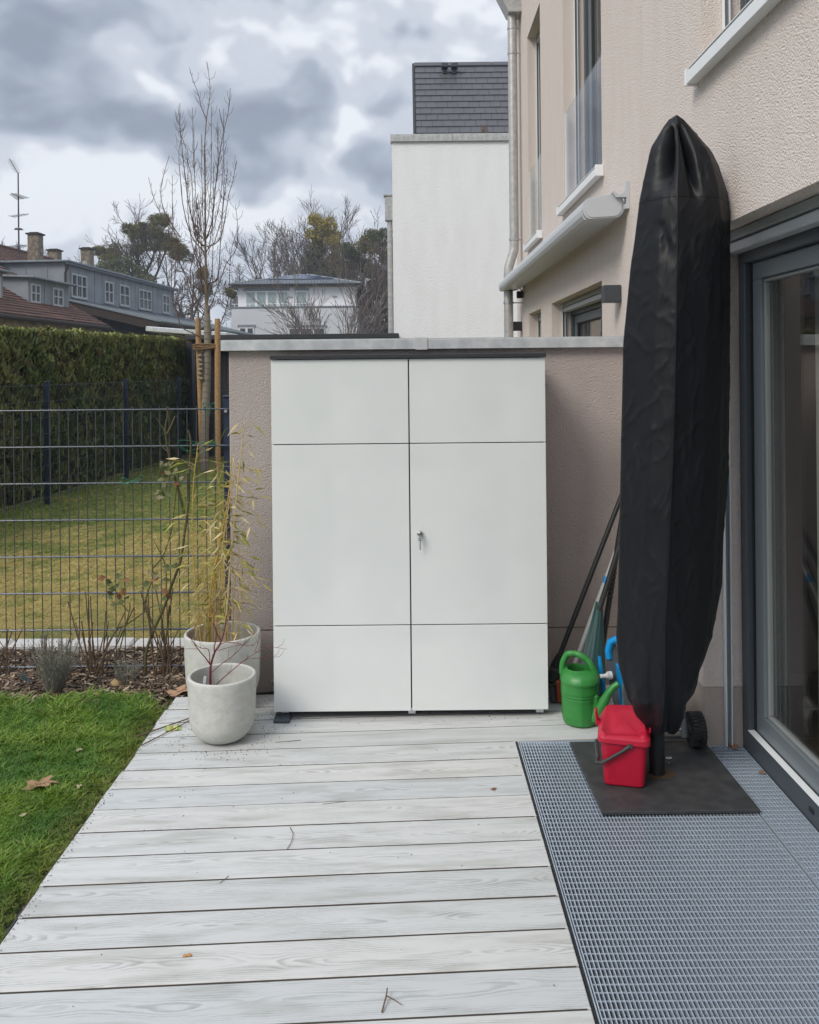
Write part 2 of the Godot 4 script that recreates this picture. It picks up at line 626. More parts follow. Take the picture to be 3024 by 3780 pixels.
	mat("maple_red", 0.145, 0.022, 0.026, 0.6)
	mat("rose_stem", 0.085, 0.075, 0.030, 0.8)
	mat("dry_stem", 0.135, 0.090, 0.055, 0.9)
	mat("lavender_twig", 0.20, 0.19, 0.16, 0.9)
	mat("tie_green", 0.025, 0.18, 0.095, 0.5)
	mat("bamboo_cane", 0.52, 0.34, 0.055, 0.55)
	mat("bamboo_pale", 0.50, 0.38, 0.19, 0.6)
	m = tinted("leafy", 0.65)
	m.backlight_enabled = true
	m.backlight = Color(0.35, 0.35, 0.2)
	tinted("chips", 0.9)
	m = tinted("grass_blade", 0.5)
	m.backlight_enabled = true
	m.backlight = Color(0.5, 0.55, 0.25)
	tinted("evergreen", 0.7)


func wood_maps() -> Array:
	# limed planks: growth rings cut lengthwise, so that they run straight at the sides and close into pointed arches in the middle
	var out := []
	for k in 7:
		var wide := 1024
		var high := 96
		var f := noise(1.0, FastNoiseLite.TYPE_SIMPLEX_SMOOTH, 3, 100 + k)
		var g := noise(1.0, FastNoiseLite.TYPE_SIMPLEX_SMOOTH, 4, 200 + k)
		var bytes := PackedByteArray()
		bytes.resize(wide * high * 3)
		var pith := R(-0.03, 0.03)
		for px in wide:
			var x := px / float(wide) * 1.75
			var depth := 0.026 + 0.036 * f.get_noise_2d(x * 1.15, 5.0) + 0.005 * f.get_noise_2d(x * 4.0, 35.0)
			var heart := pith + 0.035 * f.get_noise_2d(x * 0.8, 90.0)
			for py in high:
				var y := (py / float(high) - 0.5) * 0.155
				var wob := 0.0022 * f.get_noise_2d(x * 3.2, y * 34.0)
				var r := sqrt((y - heart) * (y - heart) + depth * depth) + wob
				var ph := fposmod(r * 150.0, 1.0)
				var ring := smoothstep(0.25, 0.85, ph) * (1.0 - smoothstep(0.90, 1.0, ph))
				var wear := clampf(0.52 + 1.25 * g.get_noise_2d(x * 2.6, y * 22.0 + 50.0), 0.05, 1.0)
				var fibre := g.get_noise_2d(x * 26.0, y * 900.0)
				var stain := smoothstep(0.05, 0.55, g.get_noise_2d(x * 1.7 + 40.0, y * 9.0))
				var val := 1.0 - ring * 0.135 * wear - 0.07 * fibre * wear - 0.075 * stain - 0.03
				var at := (py * wide + px) * 3
				bytes[at] = int(clampf(val * 0.985 - ring * wear * 0.004, 0, 1) * 255)
				bytes[at + 1] = int(clampf(val * 0.995, 0, 1) * 255)
				bytes[at + 2] = int(clampf(val * 1.0 - stain * 0.012, 0, 1) * 255)
		out.append(ImageTexture.create_from_image(Image.create_from_data(wide, high, false, Image.FORMAT_RGB8, bytes)))
	return out


func ground() -> void:
	var b := Bag.new()
	b.quad(P(-700, -0.14, -100), P(700, -0.14, -100), P(700, -0.14, 800), P(-700, -0.14, 800))
	setting(put(b, "ground", M.earth))
	b = Bag.new()   # soil under the near lawn, its edge cut at the deck
	b.span(-9.0, -1.20, -0.13, -0.035, -1.0, 4.40)
	setting(put(b, "lawn_soil", M.turf_soil))
	b = Bag.new()
	var rows := []
	for r in 13:
		var row := PackedVector3Array()
		for k in 61:
			var x := -7.0 + k * 0.105
			var d := 4.22 + r * 0.08
			row.append(P(x, -0.028 + 0.022 * sin(x * 7.1 + d * 3.0) * sin(d * 11.0 + x) - 0.01 * (r % 2), d))
		rows.append(row)
	b.grid(rows)
	setting(put(b, "garden_bed", M.soil))
	b = Bag.new()
	b.span(-30.0, 1.24, -0.13, -0.045, 5.28, 40.0)
	setting(put(b, "neighbour_lawn", M.dry_turf))
	b = Bag.new()
	b.span(-1.22, 1.24, -0.13, -0.05, 4.36, 4.62)
	setting(put(b, "gravel_strip", M.pebble))
	b = Bag.new()
	b.quad(P(0.3, -0.125, 0.3), P(1.45, -0.125, 0.3), P(1.45, -0.125, 3.9), P(0.3, -0.125, 3.9))
	setting(put(b, "drain_gravel", M.shade_dirt))
	# pale edging stones between bed and the lawn beyond
	var kerb := Node3D.new()
	kerb.name = "edging_kerb"
	add_child(kerb)
	setting(kerb)
	var x := -7.2
	var k := 0
	while x < -1.05:
		var w := R(0.30, 0.42)
		var s := Bag.new()
		s.box(P(x + w / 2, -0.035 + R(-0.006, 0.006), 5.22 + R(-0.006, 0.006)), Vector3(w - 0.008, 0.12, 0.13), 0.012)
		put(s, "edging_stone", M.pale_stone, kerb)
		x += w
		k += 1


func deck() -> void:
	var maps := wood_maps()
	var mats := []
	for t: Texture2D in maps:
		var shade := R(0.93, 1.04)
		var warm := R(-0.012, 0.010)
		var m := mat("limed_plank", (0.618 + warm) * shade, 0.614 * shade, (0.604 - warm) * shade, 0.72)
		m.albedo_texture = t
		m.heightmap_enabled = true
		m.heightmap_texture = t
		m.heightmap_scale = 0.05
		mats.append(m)
	var terrace := Node3D.new()
	terrace.name = "terrace_deck"
	add_child(terrace)
	setting(terrace)
	var slope := 0.0537
	for k in range(-11, 13):
		var x0 := -1.18 + R(-0.006, 0.006)
		var x1 := 0.444 if k < 9 else 1.238
		var near := 2.36 + 0.16 * k + R(0.0028, 0.0042)
		var far := 2.36 + 0.16 * (k + 1) - R(0.0028, 0.0042)
		var b := Bag.new()
		var top := R(-0.0012, 0.0012)
		var e := 0.0025
		var flip := rng.randf() < 0.5
		var u0 := R(0.0, 0.05)
		var corners := [Vector2(x0, near + slope * x0), Vector2(x1, near + slope * x1), Vector2(x1, far + slope * x1), Vector2(x0, far + slope * x0)]
		var signs := [Vector2(1, 1), Vector2(-1, 1), Vector2(-1, -1), Vector2(1, -1)]
		var up := []
		var rim := []
		var low := []
		var uvs := []
		for c in 4:
			var q: Vector2 = corners[c]
			var s: Vector2 = signs[c]
			up.append(P(q.x + s.x * e, top, q.y + s.y * e))
			rim.append(P(q.x, top - e, q.y))
			low.append(P(q.x, -0.026, q.y))
			var u := (q.x + 1.19) / (1.75 if k < 9 else 2.6) + u0
			var v := 0.02 if s.y > 0 else 0.98
			uvs.append(Vector2(-u if flip else u, 1.0 - v if flip else v))
		b.quad(up[0], up[1], up[2], up[3], uvs[0], uvs[1], uvs[2], uvs[3])
		for c in 4:
			var d := (c + 1) % 4
			b.quad(rim[c], rim[d], up[d], up[c], uvs[c], uvs[d], uvs[d], uvs[c])
			b.quad(low[c], low[d], rim[d], rim[c], uvs[c], uvs[d], uvs[d], uvs[c])
		put(b, "board", mats[posmod(k * 3 + 2, 7)], terrace)
		var shade_strip := Bag.new()   # earth-brown strip laid in the joint, its dark tone standing in for shade
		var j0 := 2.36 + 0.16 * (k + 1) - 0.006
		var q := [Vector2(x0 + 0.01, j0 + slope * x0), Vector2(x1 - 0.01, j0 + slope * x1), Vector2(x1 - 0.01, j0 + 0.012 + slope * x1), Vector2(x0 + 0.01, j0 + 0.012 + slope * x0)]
		shade_strip.quad(P(q[0].x, -0.0022, q[0].y), P(q[1].x, -0.0022, q[1].y), P(q[2].x, -0.0022, q[2].y), P(q[3].x, -0.0022, q[3].y))
		put(shade_strip, "shade_dirt", M.shade_dirt, terrace)
	for x: float in [-1.12, -0.62, -0.12, 0.38]:
		var j := Bag.new()
		j.span(x - 0.025, x + 0.025, -0.09, -0.0265, 0.62, 4.38)
		put(j, "joist", M.old_wood, terrace)
	var edge := Bag.new()
	edge.span(-1.197, -1.191, -0.12, -0.016, 0.6, 4.37)
	put(edge, "edge_strip", M.dark_plastic if M.has("dark_plastic") else null, terrace)


func gratings() -> void:
	for g: Array in [[0.462, 1.246, 1.98, 3.815, "wide galvanised walkway grating beside the deck boards"], [1.256, 1.404, 1.20, 3.765, "narrow galvanised drain grating along the glass door sill"], [0.462, 1.246, 0.6, 1.974, "further walkway grating continuing towards the viewer, mostly out of sight"]]:
		var t := thing("metal_grating", g[4], "grating")
		var x0: float = g[0]
		var x1: float = g[1]
		var d0: float = g[2]
		var d1: float = g[3]
		var b := Bag.new()
		for x: float in [x0 + 0.0015, x1 - 0.0015]:
			b.span(x - 0.0015, x + 0.0015, -0.03, -0.002, d0, d1)
		for d: float in [d0 + 0.0015, d1 - 0.0015]:
			b.span(x0 + 0.003, x1 - 0.003, -0.03, -0.002, d - 0.0015, d + 0.0015)
		put(b, "frame", M.galvanised, t)
		var bar := Bag.new()
		bar.span(-0.0014, 0.0014, -0.028, -0.0035, d0 + 0.003, d1 - 0.003)
		var bar_mesh := bar.mesh()
		var n := int((x1 - x0) / 0.0122)
		for k in range(1, n):
			put(bar_mesh, "bearing_bar", M.galvanised, t, Vector3(x0 + (x1 - x0) * k / n, 0, 0))
		var cross := Bag.new()
		cross.span(x0 + 0.003, x1 - 0.003, -0.0068, -0.0034, -0.0007, 0.0007)
		var cross_mesh := cross.mesh()
		n = int((d1 - d0) / 0.0303)
		for k in range(1, n):
			put(cross_mesh, "cross_bar", M.galvanised, t, Vector3(0, 0, -(d0 + (d1 - d0) * k / n)))
	# steel angle and rubber strip round the light well
	var t := thing("well_edging", "dark steel edging angle between the deck boards and the wide grating", "edging")
	var b := Bag.new()
	b.span(0.4545, 0.4575, -0.06, -0.001, 0.6, 3.826)
	b.span(0.4575, 1.24, -0.06, -0.002, 3.823, 3.826)
	put(b, "steel_angle", M.galvanised, t)
	b = Bag.new()
	b.span(0.4465, 0.4525, -0.06, -0.004, 0.6, 3.834)
	b.span(0.4525, 1.24, -0.06, -0.005, 3.829, 3.834)
	put(b, "rubber_strip", M.rubber, t)
	b = Bag.new()
	b.span(1.2475, 1.2545, -0.06, -0.012, 0.6, 3.76)
	put(b, "divider", M.rubber, t)


func ring(b: Bag, x0: float, x1: float, y0: float, y1: float, d0: float, d1: float, w: float, low := -1.0, high := -1.0) -> void:
	# a rectangular frame lying in the facade's direction: bars of width w, butted at the corners
	var l := w if low < 0 else low
	var h := w if high < 0 else high
	b.span(x0, x1, y0, y0 + l, d0, d1, 0.003)
	b.span(x0, x1, y1 - h, y1, d0, d1, 0.003)
	b.span(x0, x1, y0 + l, y1 - h, d0, d0 + w, 0.003)
	b.span(x0, x1, y0 + l, y1 - h, d1 - w, d1, 0.003)


func guide_rail(d: float, dir: float, y0: float, y1: float, w: Node3D, parent_at := 1.332) -> void:
	var b := Bag.new()
	b.span(parent_at, parent_at + 0.028, y0, y1, d, d + dir * 0.006, 0.001)
	b.span(parent_at, parent_at + 0.005, y0, y1, d + dir * 0.006, d + dir * 0.026, 0.001)
	b.span(parent_at + 0.024, parent_at + 0.028, y0, y1, d + dir * 0.006, d + dir * 0.026, 0.001)
	put(b, "guide_rail", M.white_aluminium, w)
	b = Bag.new()
	b.span(parent_at + 0.0055, parent_at + 0.0235, y0, y1, d + dir * 0.008, d + dir * 0.012)
	put(b, "rail_insert", M.frame_grey_edge, w)


func window_in(h: Node3D, d0: float, d1: float, y0: float, y1: float, sill: bool, blind: bool, mullion := 0.0) -> MeshInstance3D:
	var b := Bag.new()
	var top := y1 - (0.045 if blind else 0.0)
	ring(b, FRAME, FRAME + 0.07, y0, top, d0, d1, 0.062)
	var w := put(b, "window", M.frame_grey, h)
	var parts := [[d0 + 0.062, d1 - 0.062]] if mullion <= 0 else [[d0 + 0.062, mullion - 0.03], [mullion + 0.03, d1 - 0.062]]
	if mullion > 0:
		b = Bag.new()
		b.span(FRAME + 0.001, FRAME + 0.07, y0 + 0.062, top - 0.062, mullion - 0.03, mullion + 0.03, 0.003)
		put(b, "mullion", M.frame_grey, w)
	for q: Array in parts:
		b = Bag.new()
		ring(b, FRAME + 0.022, FRAME + 0.082, y0 + 0.066, top - 0.066, q[0] + 0.004, q[1] - 0.004, 0.066)
		put(b, "sash", M.frame_grey_edge, w)
		b = Bag.new()
		ring(b, FRAME + 0.034, FRAME + 0.06, y0 + 0.132, top - 0.132, q[0] + 0.070, q[1] - 0.070, 0.012)
		put(b, "glazing_bead", M.rubber, w)
		b = Bag.new()
		b.span(FRAME + 0.046, FRAME + 0.054, y0 + 0.14, top - 0.14, q[0] + 0.078, q[1] - 0.078)
		put(b, "pane", M.glass, w)
	if blind:
		b = Bag.new()   # the bottom rails of the blind, drawn up into its case
		b.span(1.332, 1.385, y1 - 0.034, y1 - 0.002, d0 + 0.03, d1 - 0.03, 0.003)
		put(b, "blind_case", M.blind_grey, w)
		b = Bag.new()
		b.span(1.340, 1.400, y1 - 0.074, y1 - 0.038, d0 + 0.03, d1 - 0.03, 0.004)
		put(b, "blind_rail", M.awning_grey, w)
	for s: Array in [[d1, -1.0], [d0, 1.0]]:
		guide_rail(s[0] - 0.002 * s[1] * -1.0, s[1], y0 + 0.02, y1 - 0.003, w)
	if sill:
		b = Bag.new()
		b.box(P(1.302, y0 - 0.008, (d0 + d1) / 2), Vector3(0.22, 0.004, d1 - d0 + 0.04), 0.0, Basis(Vector3.FORWARD, 0.06))
		b.span(1.192, 1.197, y0 - 0.062, y0 - 0.012, d0 - 0.035, d1 + 0.035, 0.001)
		b.span(1.197, 1.236, y0 - 0.062, y0 - 0.058, d0 - 0.035, d1 + 0.035)
		put(b, "window_sill", M.white_aluminium, w)
		for e: float in [d0 - 0.047, d1 + 0.047]:
			b = Bag.new()
			b.span(1.188, 1.243, y0 - 0.068, y0 + 0.004, e - 0.008, e + 0.008, 0.002)
			put(b, "sill_end_cap", M.white_aluminium, w)
	return w


func curtain(h: Node3D, x: float, y0: float, y1: float, d0: float, d1: float, waves: float) -> void:
	var rows := []
	for r in 2:
		var row := PackedVector3Array()
		for k in 61:
			var t := k / 60.0
			row.append(P(x + 0.028 * sin(t * waves * TAU) + 0.012 * sin(t * waves * 4.1 + 1.0), y0 if r == 0 else y1, lerpf(d0, d1, t)))
		rows.append(row)
	var b := Bag.new()
	b.grid(rows)
	put(b, "curtain", M.curtain, h)


func house() -> void:
	var h := thing("terraced_house", "pink rendered terraced house with tall windows and grey sliding garden door", "house", P(FACADE, 0, 6))
	h.position = Vector3.ZERO
	# openings: [d0, d1, y0, y1]
	var holes := [[0.7, 3.768, -0.035, 2.178], [1.9, 3.717, 2.885, 5.02], [5.63, 7.0, 2.90, 5.02], [8.2, 9.07, 2.89, 5.02], [5.675, 7.68, -0.035, 2.178], [8.31, 9.13, 0.9, 2.178]]
	var cuts := [-3.0, 4.667, 4.673, 10.12]
	for o: Array in holes:
		cuts.append(o[0])
		cuts.append(o[1])
	cuts.sort()
	var wall := Bag.new()
	var plinth := Bag.new()
	for k in cuts.size() - 1:
		var a: float = cuts[k]
		var z: float = cuts[k + 1]
		if z - a < 0.0005:
			continue
		var mid := (a + z) / 2
		var joint := absf(mid - 4.67) < 0.004
		var solid := [[-0.14, 6.3]]
		for o: Array in holes:
			if mid > o[0] and mid < o[1]:
				var next := []
				for s: Array in solid:
					if o[2] > s[0]:
						next.append([s[0], minf(s[1], o[2])])
					if o[3] < s[1]:
						next.append([maxf(s[0], o[3]), s[1]])
				solid = next
		for s: Array in solid:
			var x0 := FACADE + (0.005 if joint else 0.0)
			if s[0] < 0.248:
				plinth.span(x0 + 0.004, 1.6, s[0], minf(s[1], 0.245), a, z)
			if s[1] > 0.248:
				wall.span(x0, 1.605, maxf(s[0], 0.248), s[1], a, z)
	put(wall, "wall", M.pink_render, h)
	put(plinth, "plinth", M.plinth_render, h)
	var b := Bag.new()
	b.span(1.20, 9.2, 6.303, 6.36, -3.05, 10.15, 0.005)
	put(b, "parapet_cap", M.zinc, h)
	b = Bag.new()
	b.span(1.606, 9.0, -0.14, 6.30, 10.0, 10.12)
	b.span(1.606, 9.0, -0.14, 6.30, -3.0, -2.9)
	b.span(8.9, 9.0, -0.14, 6.30, -2.9, 10.0)
	put(b, "outer_wall", M.pink_render, h)
	# rooms seen through the glass
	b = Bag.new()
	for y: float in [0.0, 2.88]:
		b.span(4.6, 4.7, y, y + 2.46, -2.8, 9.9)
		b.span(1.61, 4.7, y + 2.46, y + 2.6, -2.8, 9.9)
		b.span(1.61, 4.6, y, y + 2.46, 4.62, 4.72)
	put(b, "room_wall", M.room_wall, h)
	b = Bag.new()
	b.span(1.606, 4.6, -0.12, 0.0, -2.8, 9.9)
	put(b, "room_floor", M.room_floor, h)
	# garden door: a tall lift-and-slide leaf of which the far part is in view
	b = Bag.new()
	ring(b, FRAME, FRAME + 0.075, -0.03, 2.125, 0.7, 3.765, 0.07, 0.118, 0.075)
	var door := put(b, "door", M.frame_grey, h)
	b = Bag.new()
	b.span(FRAME - 0.006, FRAME + 0.022, 0.089, 0.094, 0.78, 3.69, 0.001)
	put(b, "threshold_ledge", M.white_aluminium, door)
	b = Bag.new()
	b.span(FRAME + 0.0225, FRAME + 0.03, 0.0885, 2.05, 3.683, 3.6945)
	put(b, "gasket", M.rubber, door)
	b = Bag.new()
	ring(b, FRAME + 0.028, FRAME + 0.082, 0.092, 2.048, 0.78, 3.682, 0.085, 0.085, 0.072)
	put(b, "sash", M.frame_grey_edge, door)
	b = Bag.new()
	ring(b, FRAME + 0.040, FRAME + 0.062, 0.177, 1.975, 0.865, 3.597, 0.014)
	put(b, "glazing_bead", M.blind_grey, door)
	b = Bag.new()
	b.span(FRAME + 0.050, FRAME + 0.058, 0.19, 1.962, 0.878, 3.584)
	put(b, "pane", M.glass, door)
	b = Bag.new()
	b.span(FRAME - 0.004, FRAME - 0.001, 0.035, 0.05, 3.10, 3.135, 0.001)
	b.span(FRAME - 0.004, FRAME - 0.001, 0.035, 0.05, 2.60, 2.635, 0.001)
	put(b, "drain_cap", M.rubber, door)
	b = Bag.new()
	b.span(1.332, 1.378, 2.138, 2.174, 0.75, 3.755, 0.003)
	put(b, "blind_case", M.blind_grey, door)
	b = Bag.new()
	b.span(1.345, 1.406, 2.094, 2.134, 0.75, 3.73, 0.006)
	put(b, "blind_rail", M.awning_grey, door)
	guide_rail(3.766, -1.0, 0.0, 2.136, door)
	curtain(h, 1.70, 0.03, 2.42, 3.02, 3.64, 6.0)
	curtain(h, 1.80, 0.03, 2.42, 2.78, 2.98, 2.0)
	window_in(h, 1.9, 3.717, 2.885, 5.02, true, false)
	curtain(h, 1.72, 2.9, 5.2, 2.5, 3.62, 9.0)
	for o: Array in [[5.63, 7.0, 2.90], [8.2, 9.07, 2.89]]:
		var w := window_in(h, o[0], o[1], o[2], 5.02, true, true)
		b = Bag.new()
		b.span(1.247, 1.257, o[2] + 0.02, 3.625, o[0] + 0.012, o[1] - 0.05)
		put(b, "glass_guard", M.guard_glass, w)
		for d: float in [o[0] + 0.004, o[1] - 0.045]:
			b = Bag.new()
			b.span(1.246, 1.262, o[2] - 0.005, 3.63, d - 0.006, d + 0.006, 0.002)
			put(b, "guard_post", M.white_aluminium, w)
		curtain(h, 1.70, 2.9, 5.2, o[0] + 0.1, o[1] - 0.3, 6.0)
	window_in(h, 5.675, 7.68, -0.03, 2.175, false, true, 6.45)
	curtain(h, 1.70, 0.03, 2.42, 5.8, 7.5, 10.0)
	window_in(h, 8.31, 9.13, 0.9, 2.175, false, true)
	# furniture just inside the door
	var basket := thing("log_basket", "brown wicker basket of logs standing inside behind the garden door glass", "basket", P(1.95, 0.0, 2.62))
	b = Bag.new()
	b.lathe(PackedVector2Array([Vector2(0.0, 0.005), Vector2(0.19, 0.005), Vector2(0.235, 0.30), Vector2(0.245, 0.62), Vector2(0.235, 0.62), Vector2(0.22, 0.30), Vector2(0.18, 0.03), Vector2(0.0, 0.03)]), Vector3.ZERO, 28)
	put(b, "wicker_body", M.bamboo_pale, basket)
	for k in 7:
		b = Bag.new()
		var p := Vector3(R(-0.09, 0.09), 0.35, R(-0.09, 0.09))
		b.rod(p, p + Vector3(R(-0.05, 0.05), R(0.38, 0.50), R(-0.05, 0.05)), 0.05, 0.045, 9)
		put(b, "log", M.stake_wood, basket)
	var stool := thing("red_stool", "small red stool inside behind the garden door glass", "stool", P(1.98, 0.0, 2.10))
	b = Bag.new()
	b.box(Vector3(0, 0.44, 0), Vector3(0.36, 0.03, 0.36), 0.008)
	put(b, "seat", M.red_plastic, stool)
	for sx: float in [-0.15, 0.15]:
		for sz: float in [-0.15, 0.15]:
			b = Bag.new()
			b.box(Vector3(sx, 0.213, sz), Vector3(0.035, 0.424, 0.035), 0.004)
			put(b, "leg", M.red_plastic, stool)
	# downpipe with its hopper head
	var dp := thing("downpipe", "round zinc downpipe with a box hopper at the far corner of the pink house", "downpipe", P(1.155, 0, 9.6))
	b = Bag.new()
	b.tube(PackedVector3Array([Vector3(0, 5.50, 0), Vector3(0, 2.98, 0), Vector3(-0.004, 2.90, 0), Vector3(-0.062, 2.72, 0), Vector3(-0.068, 2.64, 0), Vector3(-0.068, -0.05, 0)]), PackedFloat32Array([0.05, 0.05, 0.05, 0.05, 0.05, 0.05]), 16)
	put(b, "pipe", M.zinc, dp)
	for y: Array in [[5.05, 0.0], [3.02, 0.0], [2.33, -0.068], [5.32, 0.0]]:
		b = Bag.new()
		b.rod(Vector3(y[1], y[0] - 0.013, 0), Vector3(y[1], y[0] + 0.013, 0), 0.055, 0.055, 16)
		b.rod(Vector3(y[1] + 0.05, y[0], 0), Vector3(0.088, y[0], 0), 0.007, 0.007, 6)
		put(b, "pipe_clip", M.steel, dp)
	b = Bag.new()
	var cs := PackedVector2Array([Vector2(-0.05, 5.46), Vector2(0.09, 5.46), Vector2(0.09, 6.0), Vector2(-0.16, 6.0), Vector2(-0.16, 5.68)])
	b.extrude(cs, Transform3D(Basis.IDENTITY, Vector3(0, 0, -0.12)), 0.24)
	put(b, "hopper", M.zinc, dp)
	# awning
	var aw := thing("awning", "long grey awning cassette folded shut above the neighbour's garden door", "awning", P(FACADE, 2.5, 7.3))
	var to := Transform3D(Basis(Vector3(1, 0, 0), Vector3(0, 1, 0), Vector3(0, 0, 1)), Vector3(-FACADE, -2.5, 7.3) + P(0, 0, 9.64))
	b = Bag.new()
	b.extrude(PackedVector2Array([Vector2(1.034, 2.459), Vector2(1.19, 2.470), Vector2(1.226, 2.50), Vector2(1.226, 2.56), Vector2(1.19, 2.598), Vector2(1.11, 2.600), Vector2(1.034, 2.580)]), to, 4.63)
	put(b, "cassette", M.awning_grey, aw)
	b = Bag.new()
	b.extrude(PackedVector2Array([Vector2(1.000, 2.460), Vector2(1.031, 2.456), Vector2(1.031, 2.580), Vector2(1.006, 2.566), Vector2(0.992, 2.545), Vector2(0.986, 2.513), Vector2(0.989, 2.482)]), to, 4.63)
	put(b, "front_rail", M.awning_grey, aw)
	for e: float in [5.012, 9.645]:
		b = Bag.new()
		var out := PackedVector2Array()
		for k in 12:
			var a := PI * 0.5 + PI * k / 11.0
			out.append(Vector2(1.034 + cos(a) * 0.046, 2.519 + sin(a) * 0.060))
		for k in 12:
			var a := -PI * 0.5 + PI * k / 11.0
			out.append(Vector2(1.175 + cos(a) * 0.050, 2.533 + sin(a) * 0.066))
		b.extrude(out, Transform3D(Basis.IDENTITY, Vector3(-FACADE, -2.5, 7.3) + P(0, 0, e)), 0.030)
		var small := PackedVector2Array()
		for q in out:
			small.append((q - Vector2(1.105, 2.527)) * 0.88 + Vector2(1.105, 2.527))
		b.extrude(small, Transform3D(Basis.IDENTITY, Vector3(-FACADE, -2.5, 7.3) + P(0, 0, e - 0.030)), 0.006)
		put(b, "end_cap", M.awning_grey, aw)
	for e: float in [5.0, 9.5]:
		b = Bag.new()
		b.extrude(PackedVector2Array([Vector2(1.218, 2.51), Vector2(1.244, 2.51), Vector2(1.244, 2.665), Vector2(1.228, 2.665), Vector2(1.222, 2.61), Vector2(1.19, 2.585), Vector2(1.16, 2.610), Vector2(1.15, 2.603), Vector2(1.17, 2.575), Vector2(1.228, 2.575), Vector2(1.228, 2.535), Vector2(1.218, 2.535)]), Transform3D(Basis.IDENTITY, Vector3(-FACADE, -2.5, 7.3) + P(0, 0, e)), 0.055)
		put(b, "wall_bracket", M.awning_grey, aw)
	# lamps and sensor
	for q: Array in [[5.19, 2.05, "dark cube wall lamp beside the neighbour's garden door"], [9.73, 2.08, "far small dark cube wall lamp beside the downpipe"]]:
		var l := thing("wall_lamp", q[2], "wall lamp", P(FACADE, q[1], q[0]), "cube wall lamps on the pink house")
		b = Bag.new()
		b.box(Vector3(-0.053, 0, 0), Vector3(0.10, 0.10, 0.085), 0.002)
		put(b, "housing", M.lamp_black, l)
		b = Bag.new()
		b.box(Vector3(-0.001, 0, 0), Vector3(0.004, 0.085, 0.07))
		put(b, "back_plate", M.dark_plastic, l)
	var sn := thing("motion_sensor", "little black sensor box under the far end of the awning", "sensor", P(FACADE, 2.43, 9.5))
	b = Bag.new()
	b.box(Vector3(-0.045, -0.02, 0), Vector3(0.07, 0.075, 0.06), 0.006)
	put(b, "case", M.rubber, sn)
	b = Bag.new()
	b.tube(PackedVector3Array([Vector3(-0.02, 0.018, 0), Vector3(-0.05, 0.05, 0), Vector3(-0.12, 0.028, 0), Vector3(-0.17, 0.031, 0)]), PackedFloat32Array([0.006, 0.006, 0.006, 0.006]), 6)
	put(b, "cable", M.rubber, sn)


func garden_wall() -> void:
	var w := thing("garden_wall", "mauve rendered garden wall with a pale metal coping behind the white cabinet", "wall", P(0, 0, 4.7))
	w.position = Vector3.ZERO
	var b := Bag.new()
	b.span(-0.934, 1.2435, 0.275, 1.735, 4.55, 4.79, 0.006)
	put(b, "wall", M.mauve_render, w)
	b = Bag.new()
	b.span(-0.930, 1.2435, -0.14, 0.272, 4.554, 4.785, 0.004)
	put(b, "plinth", M.plinth_render, w)
	var cuts := [-0.966, 0.062, 1.2435]
	for k in 2:
		b = Bag.new()
		b.box(P((cuts[k] + cuts[k + 1]) / 2, 1.7795, 4.67), Vector3(cuts[k + 1] - cuts[k] - 0.004, 0.006, 0.31), 0.0, Basis(Vector3.RIGHT, 0.03))
		b.span(cuts[k] + 0.002, cuts[k + 1] - 0.002, 1.722, 1.7715, 4.512, 4.516, 0.001)
		b.span(cuts[k] + 0.002, cuts[k + 1] - 0.002, 1.722, 1.7685, 4.824, 4.828, 0.001)
		put(b, "coping", M.coping_metal, w)
	b = Bag.new()
	b.box(P(0.062, 1.7845, 4.67), Vector3(0.062, 0.003, 0.316), 0.0, Basis(Vector3.RIGHT, 0.03))
	b.span(0.031, 0.093, 1.719, 1.7785, 4.507, 4.511)
	put(b, "coping_joint", M.coping_metal, w)
	b = Bag.new()
	b.span(-0.9665, -0.963, 1.722, 1.776, 4.512, 4.828)
	put(b, "coping_end", M.coping_metal, w)


